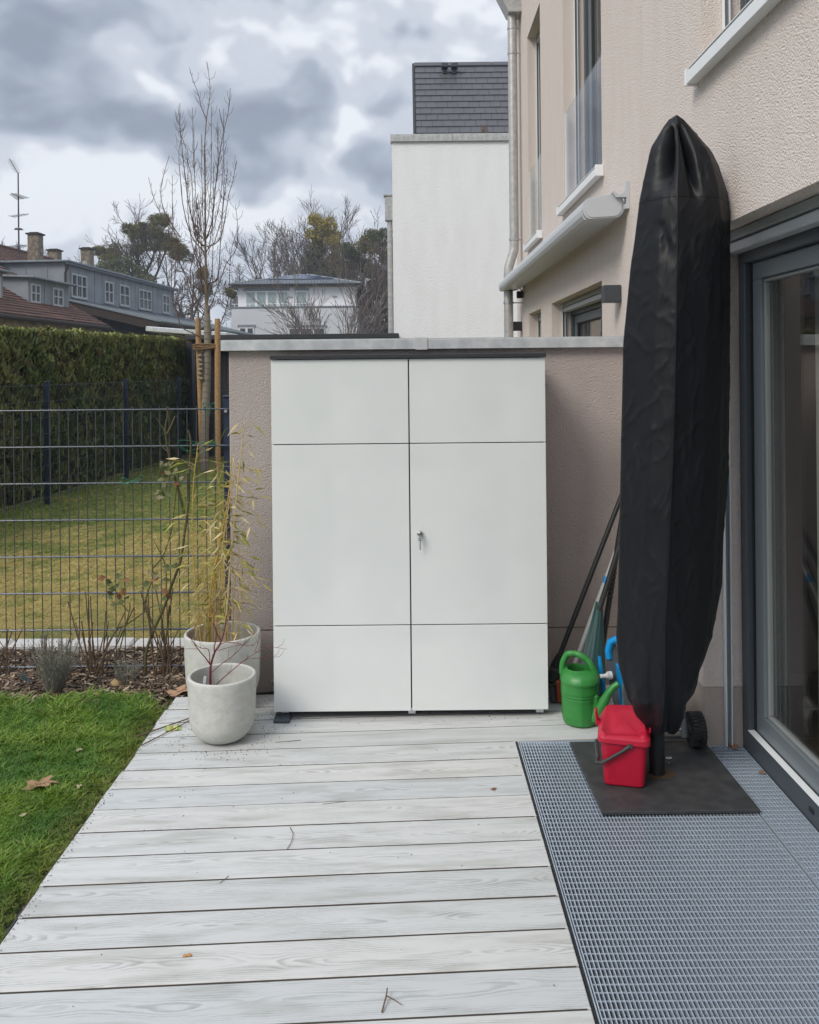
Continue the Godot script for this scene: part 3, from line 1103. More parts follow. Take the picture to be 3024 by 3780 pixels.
func white_house() -> void:
	var h := thing("white_house", "white rendered neighbour house with a dark tiled roof behind its parapet", "house", P(0, 0, 18))
	h.position = Vector3.ZERO
	var b := Bag.new()
	b.span(-0.315, 9.0, -0.14, 6.32, 18.0, 27.0)
	put(b, "wall", M.white_render, h)
	b = Bag.new()
	b.span(-0.345, 0.92, 6.26, 6.41, 17.95, 18.2, 0.004)
	put(b, "parapet_coping", M.zinc, h)
	b = Bag.new()
	b.span(0.924, 9.0, 6.26, 6.412, 17.948, 18.2, 0.004)
	put(b, "parapet_coping", M.zinc, h)
	# tiled slope: pitch about 48 degrees, courses of flat tiles with broken joints
	var pitch := deg_to_rad(48.0)
	var foot := Vector3(0.19, 6.32, -18.7)
	var along := Vector3(0, sin(pitch), -cos(pitch))
	var nrm := Vector3(0, cos(pitch), sin(pitch))
	var bas := Basis(Vector3.RIGHT, nrm, -along)
	var course := 0.252
	var tile_w := 0.239
	var tiles := []
	for k in 3:
		var q := Bag.new()
		q.box(Vector3(0, 0.012, -0.16), Vector3(tile_w - 0.004, 0.028, 0.34), 0.003, Basis(Vector3.RIGHT, -0.075))
		tiles.append(q.mesh())
	b = Bag.new()
	b.box(foot + along * 1.62 + nrm * -0.07 + Vector3(2.4, 0, 0), Vector3(4.84, 0.10, 3.5), 0.0, bas)
	var roof := put(b, "roof", M.roof_tile_grey, h)
	for r in 13:
		for k in range(-1 if r % 2 else 0, 13):
			var x := (k + (0.5 if r % 2 else 0.0)) * tile_w
			var o := put(tiles[0], "roof_tile", M.roof_tile_grey if rng.randf() < 0.6 else M.roof_tile_grey_worn, roof)
			o.transform = Transform3D(bas * Basis(Vector3.UP, R(-0.003, 0.003)), foot + along * (r * course) + nrm * R(0.0, 0.003) + Vector3(x + 0.12, 0, 0))
			if k < 0:
				o.transform = o.transform.translated_local(Vector3(tile_w * 0.25, 0, 0)).scaled_local(Vector3(0.5, 1, 1))
	for k in 4:
		b = Bag.new()
		b.box(foot + along * 3.37 + nrm * 0.035 + Vector3(0.45 + k * 0.92, 0, 0), Vector3(0.915, 0.05, 0.16), 0.012, bas)
		put(b, "ridge_cap", M.roof_tile_grey, roof)
	b = Bag.new()
	b.box(foot + along * 1.66 + Vector3(-0.035, 0, 0) + nrm * -0.005, Vector3(0.05, 0.12, 3.5), 0.0, bas)
	put(b, "verge_trim", M.rubber, roof)
	for x: float in [0.72, 0.95]:
		b = Bag.new()
		var at := foot + along * 3.0 + Vector3(x - 0.02, 0, 0)
		b.box(at + Vector3(0, 0.15, 0.10), Vector3(0.15, 0.10, 0.24), 0.008)
		b.box(at + Vector3(0, 0.06, 0.02), Vector3(0.09, 0.14, 0.13), 0.004)
		put(b, "roof_vent", M.lamp_black, roof)
	var weed := thing("roof_weed", "dry weed growing behind the parapet of the white house", "weed", P(1.62, 6.38, 18.3))
	b = Bag.new()
	for k in 14:
		var p := Vector3(R(-0.05, 0.05), 0, R(-0.05, 0.05))
		var top := p + Vector3(R(-0.09, 0.09), R(0.15, 0.33), R(-0.05, 0.05))
		b.rod(p, top, 0.006, 0.003, 4)
		for j in 4:
			var s := p.lerp(top, R(0.4, 1.0))
			b.rod(s, s + Vector3(R(-0.04, 0.04), R(0.01, 0.05), 0), 0.004, 0.003, 3)
	put(b, "stems", M.dry_stem, weed)
	var dp := thing("downpipe", "slim downpipe with a hopper on the corner of the white house", "downpipe", P(-0.378, 0, 18.15))
	b = Bag.new()
	b.rod(Vector3(0, -0.1, 0), Vector3(0, 4.65, 0), 0.055, 0.055, 12)
	put(b, "pipe", M.zinc, dp)
	b = Bag.new()
	b.box(Vector3(-0.01, 4.92, 0), Vector3(0.17, 0.50, 0.2), 0.01)
	b.box(Vector3(-0.01, 5.19, 0), Vector3(0.22, 0.04, 0.24), 0.006)
	put(b, "hopper", M.zinc, dp)
	b = Bag.new()
	b.rod(Vector3(0, 4.25, 0), Vector3(0, 4.29, 0), 0.065, 0.065, 12)
	b.rod(Vector3(0, 2.2, 0), Vector3(0, 2.24, 0), 0.065, 0.065, 12)
	put(b, "pipe_clip", M.zinc, dp)


func villa() -> void:
	# pale three-storey house far off; its storeys are 2.8 m
	var h := thing("villa", "pale grey villa with a hipped solar roof and roof terrace, far behind the wall", "house", P(0, 0, 65))
	h.position = Vector3.ZERO
	var x0 := -13.1
	var x1 := -3.85
	var b := Bag.new()
	b.span(x0, x1, -0.14, 6.30, 65.0, 76.0)
	put(b, "wall", M.villa_render, h)
	b = Bag.new()
	b.span(x0 + 0.2, -4.0, 6.30, 8.06, 66.5, 75.0)
	put(b, "upper_wall", M.villa_white, h)
	b = Bag.new()
	b.span(x0 - 0.04, x1 + 0.04, 6.22, 6.34, 64.95, 65.3, 0.01)
	put(b, "parapet_cap", M.grey_metal_roof, h)
	b = Bag.new()
	b.span(x0, x1, 6.52, 6.56, 65.1, 65.14)
	for k in 9:
		b.span(x0 + 0.2 + k * 1.1, x0 + 0.24 + k * 1.1, 6.34, 6.52, 65.1, 65.14)
	put(b, "terrace_rail", M.white_aluminium, h)
	# windows: [x0, x1, y0, y1, d, number of lights, glass]
	for q: Array in [[-12.35, -9.1, 6.2, 7.62, 66.5, 4, "blind_pane"], [-8.55, -7.65, 6.2, 7.62, 66.5, 1, "blind_pane"], [-12.55, -11.45, 3.0, 4.85, 65.0, 2, "dark_pane"], [-8.9, -6.2, 3.0, 4.78, 65.0, 3, "dark_pane"], [-12.55, -11.45, 0.2, 2.1, 65.0, 2, "dark_pane"], [-8.9, -6.2, 0.2, 2.1, 65.0, 3, "dark_pane"]]:
		b = Bag.new()
		b.span(q[0], q[1], q[2], q[3], q[4] - 0.05, q[4] - 0.002)
		var w := put(b, "window", M.villa_white, h)
		var step: float = (q[1] - q[0]) / q[5]
		for k: int in q[5]:
			b = Bag.new()
			b.span(q[0] + step * k + 0.09, q[0] + step * (k + 1) - 0.09, q[2] + 0.1, q[3] - 0.12, q[4] - 0.07, q[4] - 0.052)
			put(b, "pane", M[q[6]], w)
		b = Bag.new()
		b.span(q[0] - 0.1, q[1] + 0.1, q[3] + 0.002, q[3] + 0.16, q[4] - 0.09, q[4] - 0.002)
		put(b, "lintel_trim", M.grey_boarding, w)
	for x: float in [-8.95, -5.6]:
		b = Bag.new()
		b.box(P(x, 7.14, 66.44), Vector3(0.36, 0.09, 0.12), 0.03)
		put(b, "wall_light", M.blind_grey, h)
	# hipped roof with a gutter and rows of dark panels
	var e0 := P(x0 - 0.35, 8.10, 65.9)
	var e1 := P(-3.55, 8.10, 65.9)
	var e2 := P(-3.55, 8.10, 75.6)
	var e3 := P(x0 - 0.35, 8.10, 75.6)
	var r0 := P(-8.6, 9.25, 70.5)
	var r1 := P(-8.1, 9.25, 70.5)
	b = Bag.new()
	b.quad(e0, e1, r1, r0)
	b.quad(e2, e3, r0, r1)
	b.tri(e1, e2, r1)
	b.tri(e3, e0, r0)
	b.quad(e3, e2, e1, e0)
	var roof := put(b, "roof", M.slate_roof, h)
	b = Bag.new()
	b.span(x0 - 0.4, -3.5, 7.98, 8.09, 65.75, 65.9, 0.02)
	put(b, "gutter", M.rubber, roof)
	b = Bag.new()
	b.span(x0 - 0.3, -3.6, 7.86, 7.97, 65.95, 75.4)
	put(b, "eaves", M.chimney_render, roof)
	for k in 9:
		for r in 3:
			var y0 := 0.42 + r * 0.18
			var half := 0.88 * (1.0 - y0 - 0.17)
			var xa := -8.35 + (k - 4.5) * 1.0
			if absf(xa + 0.5 + 8.35) > 4.6 * (1.0 - y0 - 0.1):
				continue
			b = Bag.new()
			var up := Vector3(0, 1.15, -4.6)
			b.box(P(xa + 0.5, 8.10, 65.9) + up * (y0 + 0.08) + Vector3(0, 0.06, 0), Vector3(0.97, 0.03, 0.80), 0.0, Basis(Vector3.RIGHT, atan2(1.15, 4.6)))
			put(b, "solar_panel", M.solar_blue, roof)
	var rows := Bag.new()
	for k in 40:
		rows.span(x0 - 0.1 + k * 0.235, x0 - 0.1 + k * 0.235 + 0.04, 8.13, 8.42, 66.0, 66.05)
	var g := put(rows, "snow_guard", M.tin_moss, roof)
	g.set_meta("kind", "stuff")
	for e: Array in [[e0, r0], [e1, r1]]:
		b = Bag.new()
		b.rod(e[0], e[1], 0.09, 0.09, 6)
		put(b, "hip_ridge", M.grey_boarding, roof)


func old_window(h: Node3D, x: float, d0: float, d1: float, y0: float, y1: float, lights: int) -> void:
	# wooden casement in the frame of the grey house (local axes: x out of the wall, z = 50 - d)
	var b := Bag.new()
	var n := lights
	for k in n + 1:
		var z := 50.0 - lerpf(d0, d1, float(k) / n)
		b.box(Vector3(x + 0.03, (y0 + y1) / 2, z), Vector3(0.08, y1 - y0, 0.09))
	for y: float in [y0 + 0.04, y1 - 0.04]:
		b.box(Vector3(x + 0.031, y, 50.0 - (d0 + d1) / 2), Vector3(0.075, 0.09, d1 - d0))
	b.box(Vector3(x + 0.029, lerpf(y0, y1, 0.52), 50.0 - (d0 + d1) / 2), Vector3(0.07, 0.06, d1 - d0))
	var w := put(b, "window", M.window_white, h)
	for k in n:
		b = Bag.new()
		var z := 50.0 - lerpf(d0, d1, (k + 0.5) / n)
		b.box(Vector3(x + 0.008, (y0 + y1) / 2, z), Vector3(0.01, y1 - y0 - 0.1, (d1 - d0) / n - 0.06))
		put(b, "pane", M.dark_pane, w)
	b = Bag.new()
	b.box(Vector3(x + 0.06, y0 - 0.04, 50.0 - (d0 + d1) / 2), Vector3(0.14, 0.05, d1 - d0 + 0.12))
	put(b, "sill", M.grey_boarding, w)


func grey_house() -> void:
	var h := thing("old_grey_house", "old grey boarded house with red tiled roof, long dormer and casement windows", "house", Vector3(-16.3, 0, -50))
	h.rotation.y = -0.078
	var b := Bag.new()
	b.box(Vector3(-1.65, 6.02, -0.9), Vector3(3.3, 1.96, 15.6))
	var dormer := put(b, "long_dormer", M.grey_boarding, h)
	b = Bag.new()
	b.box(Vector3(-1.55, 7.06, -0.9), Vector3(3.7, 0.10, 16.1), 0.02)
	b.box(Vector3(0.17, 6.99, -0.9), Vector3(0.08, 0.16, 16.0), 0.02)
	put(b, "dormer_roof", M.grey_metal_roof, dormer)
	for k in 17:
		b = Bag.new()
		b.box(Vector3(0.012, 6.02, 6.3 - k * 0.92), Vector3(0.022, 1.94, 0.05))
		put(b, "cover_strip", M.grey_boarding, dormer)
	for x: float in [-0.9, -2.0]:
		b = Bag.new()
		b.box(Vector3(x, 6.02, 6.912), Vector3(0.05, 1.9, 0.022))
		put(b, "cover_strip", M.grey_boarding, dormer)
	b = Bag.new()
	b.box(Vector3(0.07, 5.14, -0.9), Vector3(0.14, 0.14, 15.5), 0.02)
	put(b, "apron_flashing", M.grey_boarding, dormer)
	for q: Array in [[43.75, 45.4, 3], [47.65, 48.7, 2], [49.66, 50.97, 2], [52.5, 54.4, 3], [56.4, 57.6, 2]]:
		old_window(h, 0.0, q[0], q[1], 5.36, 6.56, q[2])
	# main slope: overlapping courses of clay tiles in short runs
	var eave := Vector2(2.6, 3.8)
	var ridge := Vector2(-5.8, 8.46)
	var n := 34
	b = Bag.new()
	var pitch := atan2(ridge.y - eave.y, eave.x - ridge.x)
	var bas := Basis(Vector3.FORWARD, pitch)
	for r in n:
		var t := (r + 0.5) / n
		var at := eave.lerp(ridge, t)
		var far := -12.0 if at.x < -3.2 else 8.0
		var z := 26.0
		while z > far:
			var run := minf(R(0.9, 2.2), z - far)
			b.box(Vector3(at.x, at.y + 0.03 + R(0.0, 0.018), z - run / 2), Vector3(0.31, 0.05, run - 0.01), 0.0, bas * Basis(Vector3.FORWARD, -0.13 + R(-0.02, 0.02)))
			z -= run
	var courses := b
	b = Bag.new()
	b.extrude(PackedVector2Array([Vector2(2.45, 3.66), Vector2(-5.8, 8.24), Vector2(-14.0, 3.66)]), Transform3D(Basis.IDENTITY, Vector3(0, 0, -12)), 38.0)
	var roof := put(b, "roof", M.old_wood, h)
	put(courses, "roof_tiles", M.roof_red, roof).set_meta("kind", "stuff")
	b = Bag.new()
	b.quad(Vector3(-5.8, 8.5, 26), Vector3(-5.8, 8.5, -12), Vector3(-14.2, 3.8, -12), Vector3(-14.2, 3.8, 26))
	put(b, "rear_slope", M.roof_red, roof)
	b = Bag.new()
	var z := 26.0
	while z > -12.0:
		b.rod(Vector3(-5.8, 8.52 + R(-0.01, 0.01), z), Vector3(-5.8, 8.52, z - 0.42), 0.13, 0.12, 8)
		z -= 0.4
	var rc := put(b, "ridge_tiles", M.roof_red, roof)
	rc.set_meta("kind", "stuff")
	b = Bag.new()
	b.rod(Vector3(2.72, 3.74, 26), Vector3(2.72, 3.70, 8.0), 0.09, 0.09, 8)
	put(b, "gutter", M.old_wood, roof)
	b = Bag.new()
	b.box(Vector3(-4, 1.78, 17), Vector3(12.6, 3.84, 18))
	put(b, "wall", M.old_yellow_wall, h)
	for q: Array in [[39.2, 40.0], [40.7, 41.4], [36.0, 36.9]]:
		old_window(h, 2.3, q[0], q[1], 2.4, 3.25, 2)
	# two small dormers on the tiled slope
	for q: Array in [[37.3, 41.0, [[37.45, 38.2], [39.4, 40.3]]], [31.0, 35.3, [[31.6, 32.5], [34.2, 35.0]]]]:
		b = Bag.new()
		var zm: float = 50.0 - (q[0] + q[1]) / 2
		b.box(Vector3(0.1, 5.0, zm), Vector3(2.2, 1.3, q[1] - q[0]))
		var dm := put(b, "small_dormer", M.grey_boarding, h)
		b = Bag.new()
		b.box(Vector3(0.2, 5.72, zm), Vector3(2.7, 0.09, q[1] - q[0] + 0.4), 0.02, Basis(Vector3.FORWARD, 0.05))
		put(b, "dormer_roof", M.grey_metal_roof, dm)
		for s: float in [-0.45, 0.45]:
			b = Bag.new()
			b.box(Vector3(1.212, 5.0, zm + s), Vector3(0.022, 1.28, 0.05))
			put(b, "cover_strip", M.grey_boarding, dm)
		for wq: Array in q[2]:
			old_window(h, 1.2, wq[0], wq[1], 4.60, 5.42, 2)
	# lean-to roof of sheet metal over a dark open front
	b = Bag.new()
	var lp := atan2(5.2 - 4.05, 4.8)
	b.box(Vector3(2.42, 4.62, -2.2), Vector3(4.96, 0.08, 18.4), 0.0, Basis(Vector3.FORWARD, lp))
	var lean := put(b, "lean_to_roof", M.grey_metal_roof, h)
	b = Bag.new()
	for k in 20:
		b.box(Vector3(2.42, 4.67, 6.8 - k * 0.94), Vector3(4.94, 0.05, 0.04), 0.0, Basis(Vector3.FORWARD, lp))
	put(b, "standing_seam", M.grey_metal_roof, lean).set_meta("kind", "stuff")
	b = Bag.new()
	b.box(Vector3(2.4, 4.36, 6.9), Vector3(4.7, 0.42, 0.06), 0.0, Basis(Vector3.FORWARD, lp))
	b.box(Vector3(4.78, 3.95, -2.2), Vector3(0.06, 0.18, 18.3))
	put(b, "fascia_board", M.old_wood, lean)
	b = Bag.new()
	b.box(Vector3(-2.0, 1.8, -2.4), Vector3(6.4, 3.9, 17.6))
	put(b, "porch_wall", M.old_yellow_wall, h)
	for q: Array in [[45.0, 46.8], [51.0, 53.0], [56.0, 57.2]]:
		b = Bag.new()
		b.box(Vector3(1.24, 1.45, 50.0 - (q[0] + q[1]) / 2), Vector3(0.06, 3.1, q[1] - q[0]))
		put(b, "barn_door", M.old_wood, h)
	# chimneys
	for q: Array in [[-3.5, 47.0, 6.9, 9.0, 0.58], [-5.8, 53.8, 7.9, 9.08, 0.6], [-3.0, 52.2, 6.9, 8.9, 0.56]]:
		b = Bag.new()
		b.box(Vector3(q[0], (q[2] + q[3]) / 2, 50.0 - q[1]), Vector3(q[4], q[3] - q[2], q[4]))
		var c := put(b, "chimney", M.chimney_render, roof)
		b = Bag.new()
		b.box(Vector3(q[0], q[3] + 0.045, 50.0 - q[1]), Vector3(q[4] + 0.16, 0.08, q[4] + 0.16))
		b.box(Vector3(q[0], q[3] + 0.11, 50.0 - q[1]), Vector3(q[4] - 0.1, 0.05, q[4] - 0.1))
		c.name = "chimney"
		put(b, "chimney_cap", M.old_wood, roof)
	b = Bag.new()
	b.rod(Vector3(-2.7, 7.2, -1.2), Vector3(-2.7, 8.1, -1.2), 0.12, 0.12, 10)
	put(b, "flue_pipe", M.zinc, roof)
	b = Bag.new()
	b.tube(PackedVector3Array([Vector3(0.12, 7.0, 6.75), Vector3(0.10, 6.7, 6.85), Vector3(0.03, 6.5, 6.9), Vector3(0.03, 5.2, 6.9)]), PackedFloat32Array([0.06, 0.06, 0.06, 0.06]), 8)
	put(b, "rain_pipe", M.old_wood, dormer)
	# antenna mast
	var a := thing("roof_antenna", "tall mast with television aerials on the red tiled roof", "antenna", Vector3(-21.5, 8.3, -48.6))
	b = Bag.new()
	b.rod(Vector3(0, -0.3, 0), Vector3(0, 4.35, 0), 0.045, 0.035, 6)
	put(b, "mast", M.dark_plastic, a)
	for q: Array in [[3.05, 10, 1.1, 0.52, 0.35, 1.1], [2.0, 6, 1.5, 0.34, -0.25, 0.2], [1.25, 7, 0.7, 0.24, 0.5, 1.2], [0.3, 6, 1.2, 0.5, -0.1, 0.3]]:
		b = Bag.new()
		var dir := Vector3(-cos(q[5]), 0.25, sin(q[5])).normalized() if q[0] > 2.0 else Vector3(cos(q[5]), 0.1, sin(q[5])).normalized()
		var across := dir.cross(Vector3.UP).normalized()
		var boom: float = q[2] * 0.6
		var c := Vector3(0, q[0], 0)
		b.rod(c - dir * boom * 0.5, c + dir * boom * 0.7, 0.022, 0.022, 5)
		for k: int in q[1]:
			var p: Vector3 = c + dir * boom * (-0.45 + 1.1 * k / q[1])
			var s: float = q[3] * (1.0 - 0.05 * k)
			b.rod(p - across * s, p + across * s, 0.013, 0.013, 4)
		put(b, "aerial", M.blind_grey, a)
	b = Bag.new()
	var bm := Vector3(-0.35, 0.75, 0.2).normalized()
	b.rod(Vector3(0, 4.3, 0), Vector3(0, 4.3, 0) + bm * 0.9, 0.03, 0.025, 5)
	for k in 8:
		var p := Vector3(0, 4.3, 0) + bm * (0.1 + 0.10 * k)
		b.rod(p - Vector3(0.24, -0.05, 0.1), p + Vector3(0.24, -0.05, 0.1), 0.012, 0.012, 4)
	put(b, "aerial", M.blind_grey, a)


func dark_shed() -> void:
	var s := thing("dark_shed", "anthracite flat-roofed garden shed behind the young tree", "shed", P(-2.3, 0, 18))
	s.position = Vector3.ZERO
	var b := Bag.new()
	b.span(-4.27, -0.2, 2.215, 2.305, 16.75, 20.2, 0.006)
	put(b, "roof", M.shed_dark, s)
	for x: float in [-4.13, -3.98]:
		b = Bag.new()
		b.span(x - 0.035, x + 0.035, -0.14, 2.213, 16.85, 16.95, 0.004)
		put(b, "post", M.shed_dark, s)
	for k in 34:
		b = Bag.new()
		b.span(-3.90 + k * 0.108, -3.90 + k * 0.108 + 0.102, -0.14, 1.93 if k < 10 else 2.2, 17.2 + 0.004 * (k % 2), 17.225 + 0.004 * (k % 2), 0.003)
		put(b, "board", M.shed_board, s)
	b = Bag.new()
	b.span(-5.6, -0.3, -0.14, 2.2, 17.92, 17.96)
	b.span(-4.15, -0.3, -0.14, 1.9, 17.32, 17.36)
	b.span(-4.2, -4.12, -0.14, 2.2, 17.4, 20.0)
	b.span(-4.2, -0.3, -0.14, 2.2, 20.0, 20.1)
	put(b, "lining", M.shed_board, s)
	var c := thing("cream_shed", "low cream outbuilding with a pale metal roof edge beyond the hedge", "shed", P(-6.2, 0, 24))
	b = Bag.new()
	b.box(Vector3(0.2, 1.2, -1.6), Vector3(1.7, 2.7, 3.0))
	put(b, "wall", M.old_yellow_wall, c)
	b = Bag.new()
	b.box(Vector3(0.2, 2.68, -1.5), Vector3(2.2, 0.14, 3.6), 0.02, Basis(Vector3.FORWARD, 0.085))
	put(b, "roof", M.coping_metal, c)


func fence_wires(b: Bag, a: Vector3, e: Vector3, y0: float, y1: float, rods: int, pitch: float, r: float) -> void:
	var n := int(a.distance_to(e) / pitch)
	for k in range(1, n):
		var p := a.lerp(e, float(k) / n)
		b.tube(PackedVector3Array([p + Vector3.UP * y0, p + Vector3.UP * y1]), PackedFloat32Array([r, r]), 4, false)
	var side := (e - a).cross(Vector3.UP).normalized() * (r * 2.0)
	for k in rods:
		var y := y0 + 0.03 + k * 0.2
		for s: float in [-1.0, 1.0]:
			b.tube(PackedVector3Array([a + side * s + Vector3.UP * y, e + side * s + Vector3.UP * y]), PackedFloat32Array([r * 1.2, r * 1.2]), 4, false)


func back_fence_and_hedge() -> void:
	var f := thing("far_mesh_fence", "dark blue grey wire mesh fence running along the clipped hedge", "fence")
	var at := [P(-4.96, 0, 6.06), P(-4.76, 0, 8.56), P(-4.56, 0, 11.06), P(-4.36, 0, 13.53), P(-4.19, 0, 16.0), P(-1.9, 0, 16.25), P(-0.5, 0, 16.4)]
	for k in at.size():
		var b := Bag.new()
		var p: Vector3 = at[k]
		b.box(p + Vector3(0, 0.68, 0), Vector3(0.06, 1.62, 0.06), 0.004)
		b.box(p + Vector3(0, 1.498, 0), Vector3(0.066, 0.016, 0.066), 0.003)
		put(b, "post", M.fence_post, f)
		if k < at.size() - 1:
			b = Bag.new()
			var q: Vector3 = at[k + 1]
			fence_wires(b, p + Vector3(0.045, 0, 0.0), q + Vector3(0.045, 0, 0.0), 0.03, 1.48, 8, 0.05, 0.0024)
			put(b, "wire_panel", M.fence_far, f).set_meta("kind", "stuff")
	var h := thing("hedge", "tall clipped evergreen hedge behind the far mesh fence", "hedge", P(-5.2, 0, 12))
	h.position = Vector3.ZERO
	var core := Bag.new()
	var rows := []
	for r in 8:
		var row := PackedVector3Array()
		for k in 41:
			var d := lerpf(4.5, 17.75, k / 40.0)
			var x := -5.06 + 0.075 * (d - 11.5)
			var prof: Array = [[0.05, -0.14], [0.0, 0.7], [-0.02, 1.5], [-0.05, 2.02], [-0.14, 2.10], [-0.5, 2.12], [-0.9, 2.08], [-1.0, -0.14]][r]
			row.append(P(x + prof[0], prof[1] * (1.0 + 0.006 * (d - 11.5)), d))
		rows.append(row)
	core.grid(rows)
	core.span(-5.56, -4.7, -0.14, 2.12, 17.7, 17.74)
	put(core, "twig_core", M.old_wood, h)
	var spray := Bag.new()
	for k in 7:
		var a := R(-1.1, 1.1)
		var dir := Vector3(sin(a), cos(a), R(0.0, 0.7)).normalized()
		var p := Vector3(R(-0.02, 0.02), R(-0.02, 0.02), 0)
		spray.leaf(p, dir, dir.cross(Vector3(R(-0.4, 0.4), R(-0.4, 0.4), 1)).normalized(), R(0.05, 0.085), R(0.016, 0.026), 0.1)
	var places := []
	var cols := PackedColorArray()
	var patch := noise(0.9, FastNoiseLite.TYPE_SIMPLEX_SMOOTH, 3, 77)
	for k in 62000:
		var d := 4.5 + 13.3 * pow(rng.randf(), 0.85)
		var u := rng.randf()
		var face := rng.randf()
		var y := 0.0
		var x := 0.0
		var out := Vector3(1, 0.15, 0)
		if face < 0.72:
			y = R(-0.1, 2.12)
			x = -5.03 + 0.075 * (d - 11.5) + R(-0.05, 0.05) - 0.03 * smoothstep(1.7, 2.12, y)
		elif face < 0.95:
			y = 2.11 + R(-0.05, 0.055)
			x = -5.1 - u * 0.9 + 0.075 * (d - 11.5)
			out = Vector3(0.2, 1, 0)
		else:
			d = 17.78 + R(-0.04, 0.03)
			y = R(-0.1, 2.15)
			x = R(-5.6, -4.6)
			out = Vector3(0.3, 0.1, 1)
		y *= 1.0 + 0.006 * (d - 11.5)
		var q := patch.get_noise_3d(x * 1.0, y * 1.6, d)
		var lump := patch.get_noise_3d(x * 2.0 + 50.0, y * 4.5, d * 3.2)
		if lump < -0.16 and rng.randf() < 0.75:
			continue
		x += 0.11 * lump * (1.0 if face < 0.72 else 0.0)
		y += 0.07 * lump * (1.0 if face >= 0.72 and face < 0.95 else 0.0)
		out = (out + Vector3(R(-0.5, 0.5), R(-0.4, 0.5), R(-0.5, 0.5))).normalized()
		var bz := out
		var bx := Vector3.UP.cross(bz)
		if bx.length() < 0.1:
			bx = Vector3.RIGHT
		bx = bx.normalized()
		var bas := Basis(bx, bz.cross(bx), bz).rotated(bz, R(-0.9, 0.9)).scaled_local(Vector3.ONE * R(0.9, 1.9))
		places.append(Transform3D(bas, P(x, y, d)))
		var warm := clampf(0.5 + q * 1.3 + R(-0.25, 0.25), 0.0, 1.0)
		var c := Color(0.092, 0.135, 0.030).lerp(Color(0.175, 0.175, 0.050), warm)
		if rng.randf() < 0.04:
			c = Color(0.15, 0.085, 0.035)
		if face >= 0.72 and face < 0.95:  # top sprays coloured lighter, as though lit from above
			c = c.lerp(Color(0.25, 0.26, 0.06), 0.6)
		var v := R(0.5, 1.5)
		cols.append(Color(c.r * v, c.g * v, c.b * v))
	scatter(spray.mesh(), "foliage", M.evergreen, places, cols, h)
	var tw := Bag.new()
	for k in 60:
		var d := R(7.0, 16.0)
		var p := P(-5.0 + 0.075 * (d - 11.5) + 0.04, R(1.2, 2.0), d)
		tw.rod(p, p + Vector3(R(-0.02, 0.05), R(-0.12, 0.06), R(-0.18, 0.18)), 0.005, 0.003, 4)
	put(tw, "bare_twig", M.twig_bark, h).set_meta("kind", "stuff")


func front_fence() -> void:
	var f := thing("near_mesh_fence", "anthracite double rod mesh fence in front of the neighbour lawn", "fence", P(-2.2, 0, 4.81))
	f.position = Vector3.ZERO
	var wire := Bag.new()
	wire.rod(P(0, -0.02, 4.81), P(0, 1.428, 4.81), 0.0026, 0.0026, 6)
	var wm := wire.mesh()
	for k in range(-24, 25):
		var x := -2.217 + 0.05 * k
		if x > -1.03:
			break
		var o := put(wm, "upright_wire", M.fence_wire, f, Vector3(x + R(-0.0008, 0.0008), 0, 0))
		o.rotation.z = R(-0.0008, 0.0008)
	for k in 8:
		for s: float in [-1.0, 1.0]:
			var b := Bag.new()
			b.rod(P(-3.44, 0.012 + 0.2 * k, 4.81 + s * 0.0062), P(-0.99, 0.012 + 0.2 * k, 4.81 + s * 0.0062), 0.0040, 0.0040, 8)
			put(b, "cross_rod", M.fence_wire, f)
	for x: float in [-1.003, -3.50]:
		var b := Bag.new()
		b.box(P(x, 0.66, 4.86), Vector3(0.042, 1.62, 0.06), 0.004)
		b.box(P(x, 1.478, 4.86), Vector3(0.05, 0.014, 0.068), 0.003)
		put(b, "post", M.fence_post, f)
		for y: float in [0.2, 0.8, 1.4]:
			b = Bag.new()
			b.rod(P(x, y, 4.826), P(x, y, 4.79), 0.009, 0.009, 8)
			put(b, "clamp_bolt", M.steel, f)
	var spots := [[-1.10, 1.41, 0.018, 0.05], [-1.16, 1.20, 0.10, 0.05], [-1.52, 1.01, 0.05, 0.02]]
	for k in 3:
		var q: Array = spots[k]
		var t := thing("green_tie", ["small green wire tie knotted on the top rod of the near fence", "green wire loop tying the rose to the near fence", "loose green wire curl on a rod of the near fence"][k], "wire tie", P(q[0], q[1], 4.80), "green garden ties on the near fence")
		var b := Bag.new()
		var pts := PackedVector3Array()
		var rr := PackedFloat32Array()
		for j in 40:
			var a := j / 39.0 * TAU * 1.9
			pts.append(Vector3(cos(a) * q[2] * (1.0 + 0.1 * sin(a * 3.0)), sin(a) * q[3] * 0.55 + 0.012 * sin(a * 2.3) + j * 0.0006, sin(a * 0.9) * 0.02 + 0.01))
			rr.append(0.0017)
		b.tube(pts, rr, 6)
		put(b, "loop", M.tie_green, t)
		b = Bag.new()
		b.tube(PackedVector3Array([pts[39], pts[39] + Vector3(0.012, 0.02, 0.008), pts[39] + Vector3(0.03, 0.012, 0.01)]), PackedFloat32Array([0.0017, 0.0017, 0.0014]), 6)
		put(b, "loose_end", M.tie_green, t)


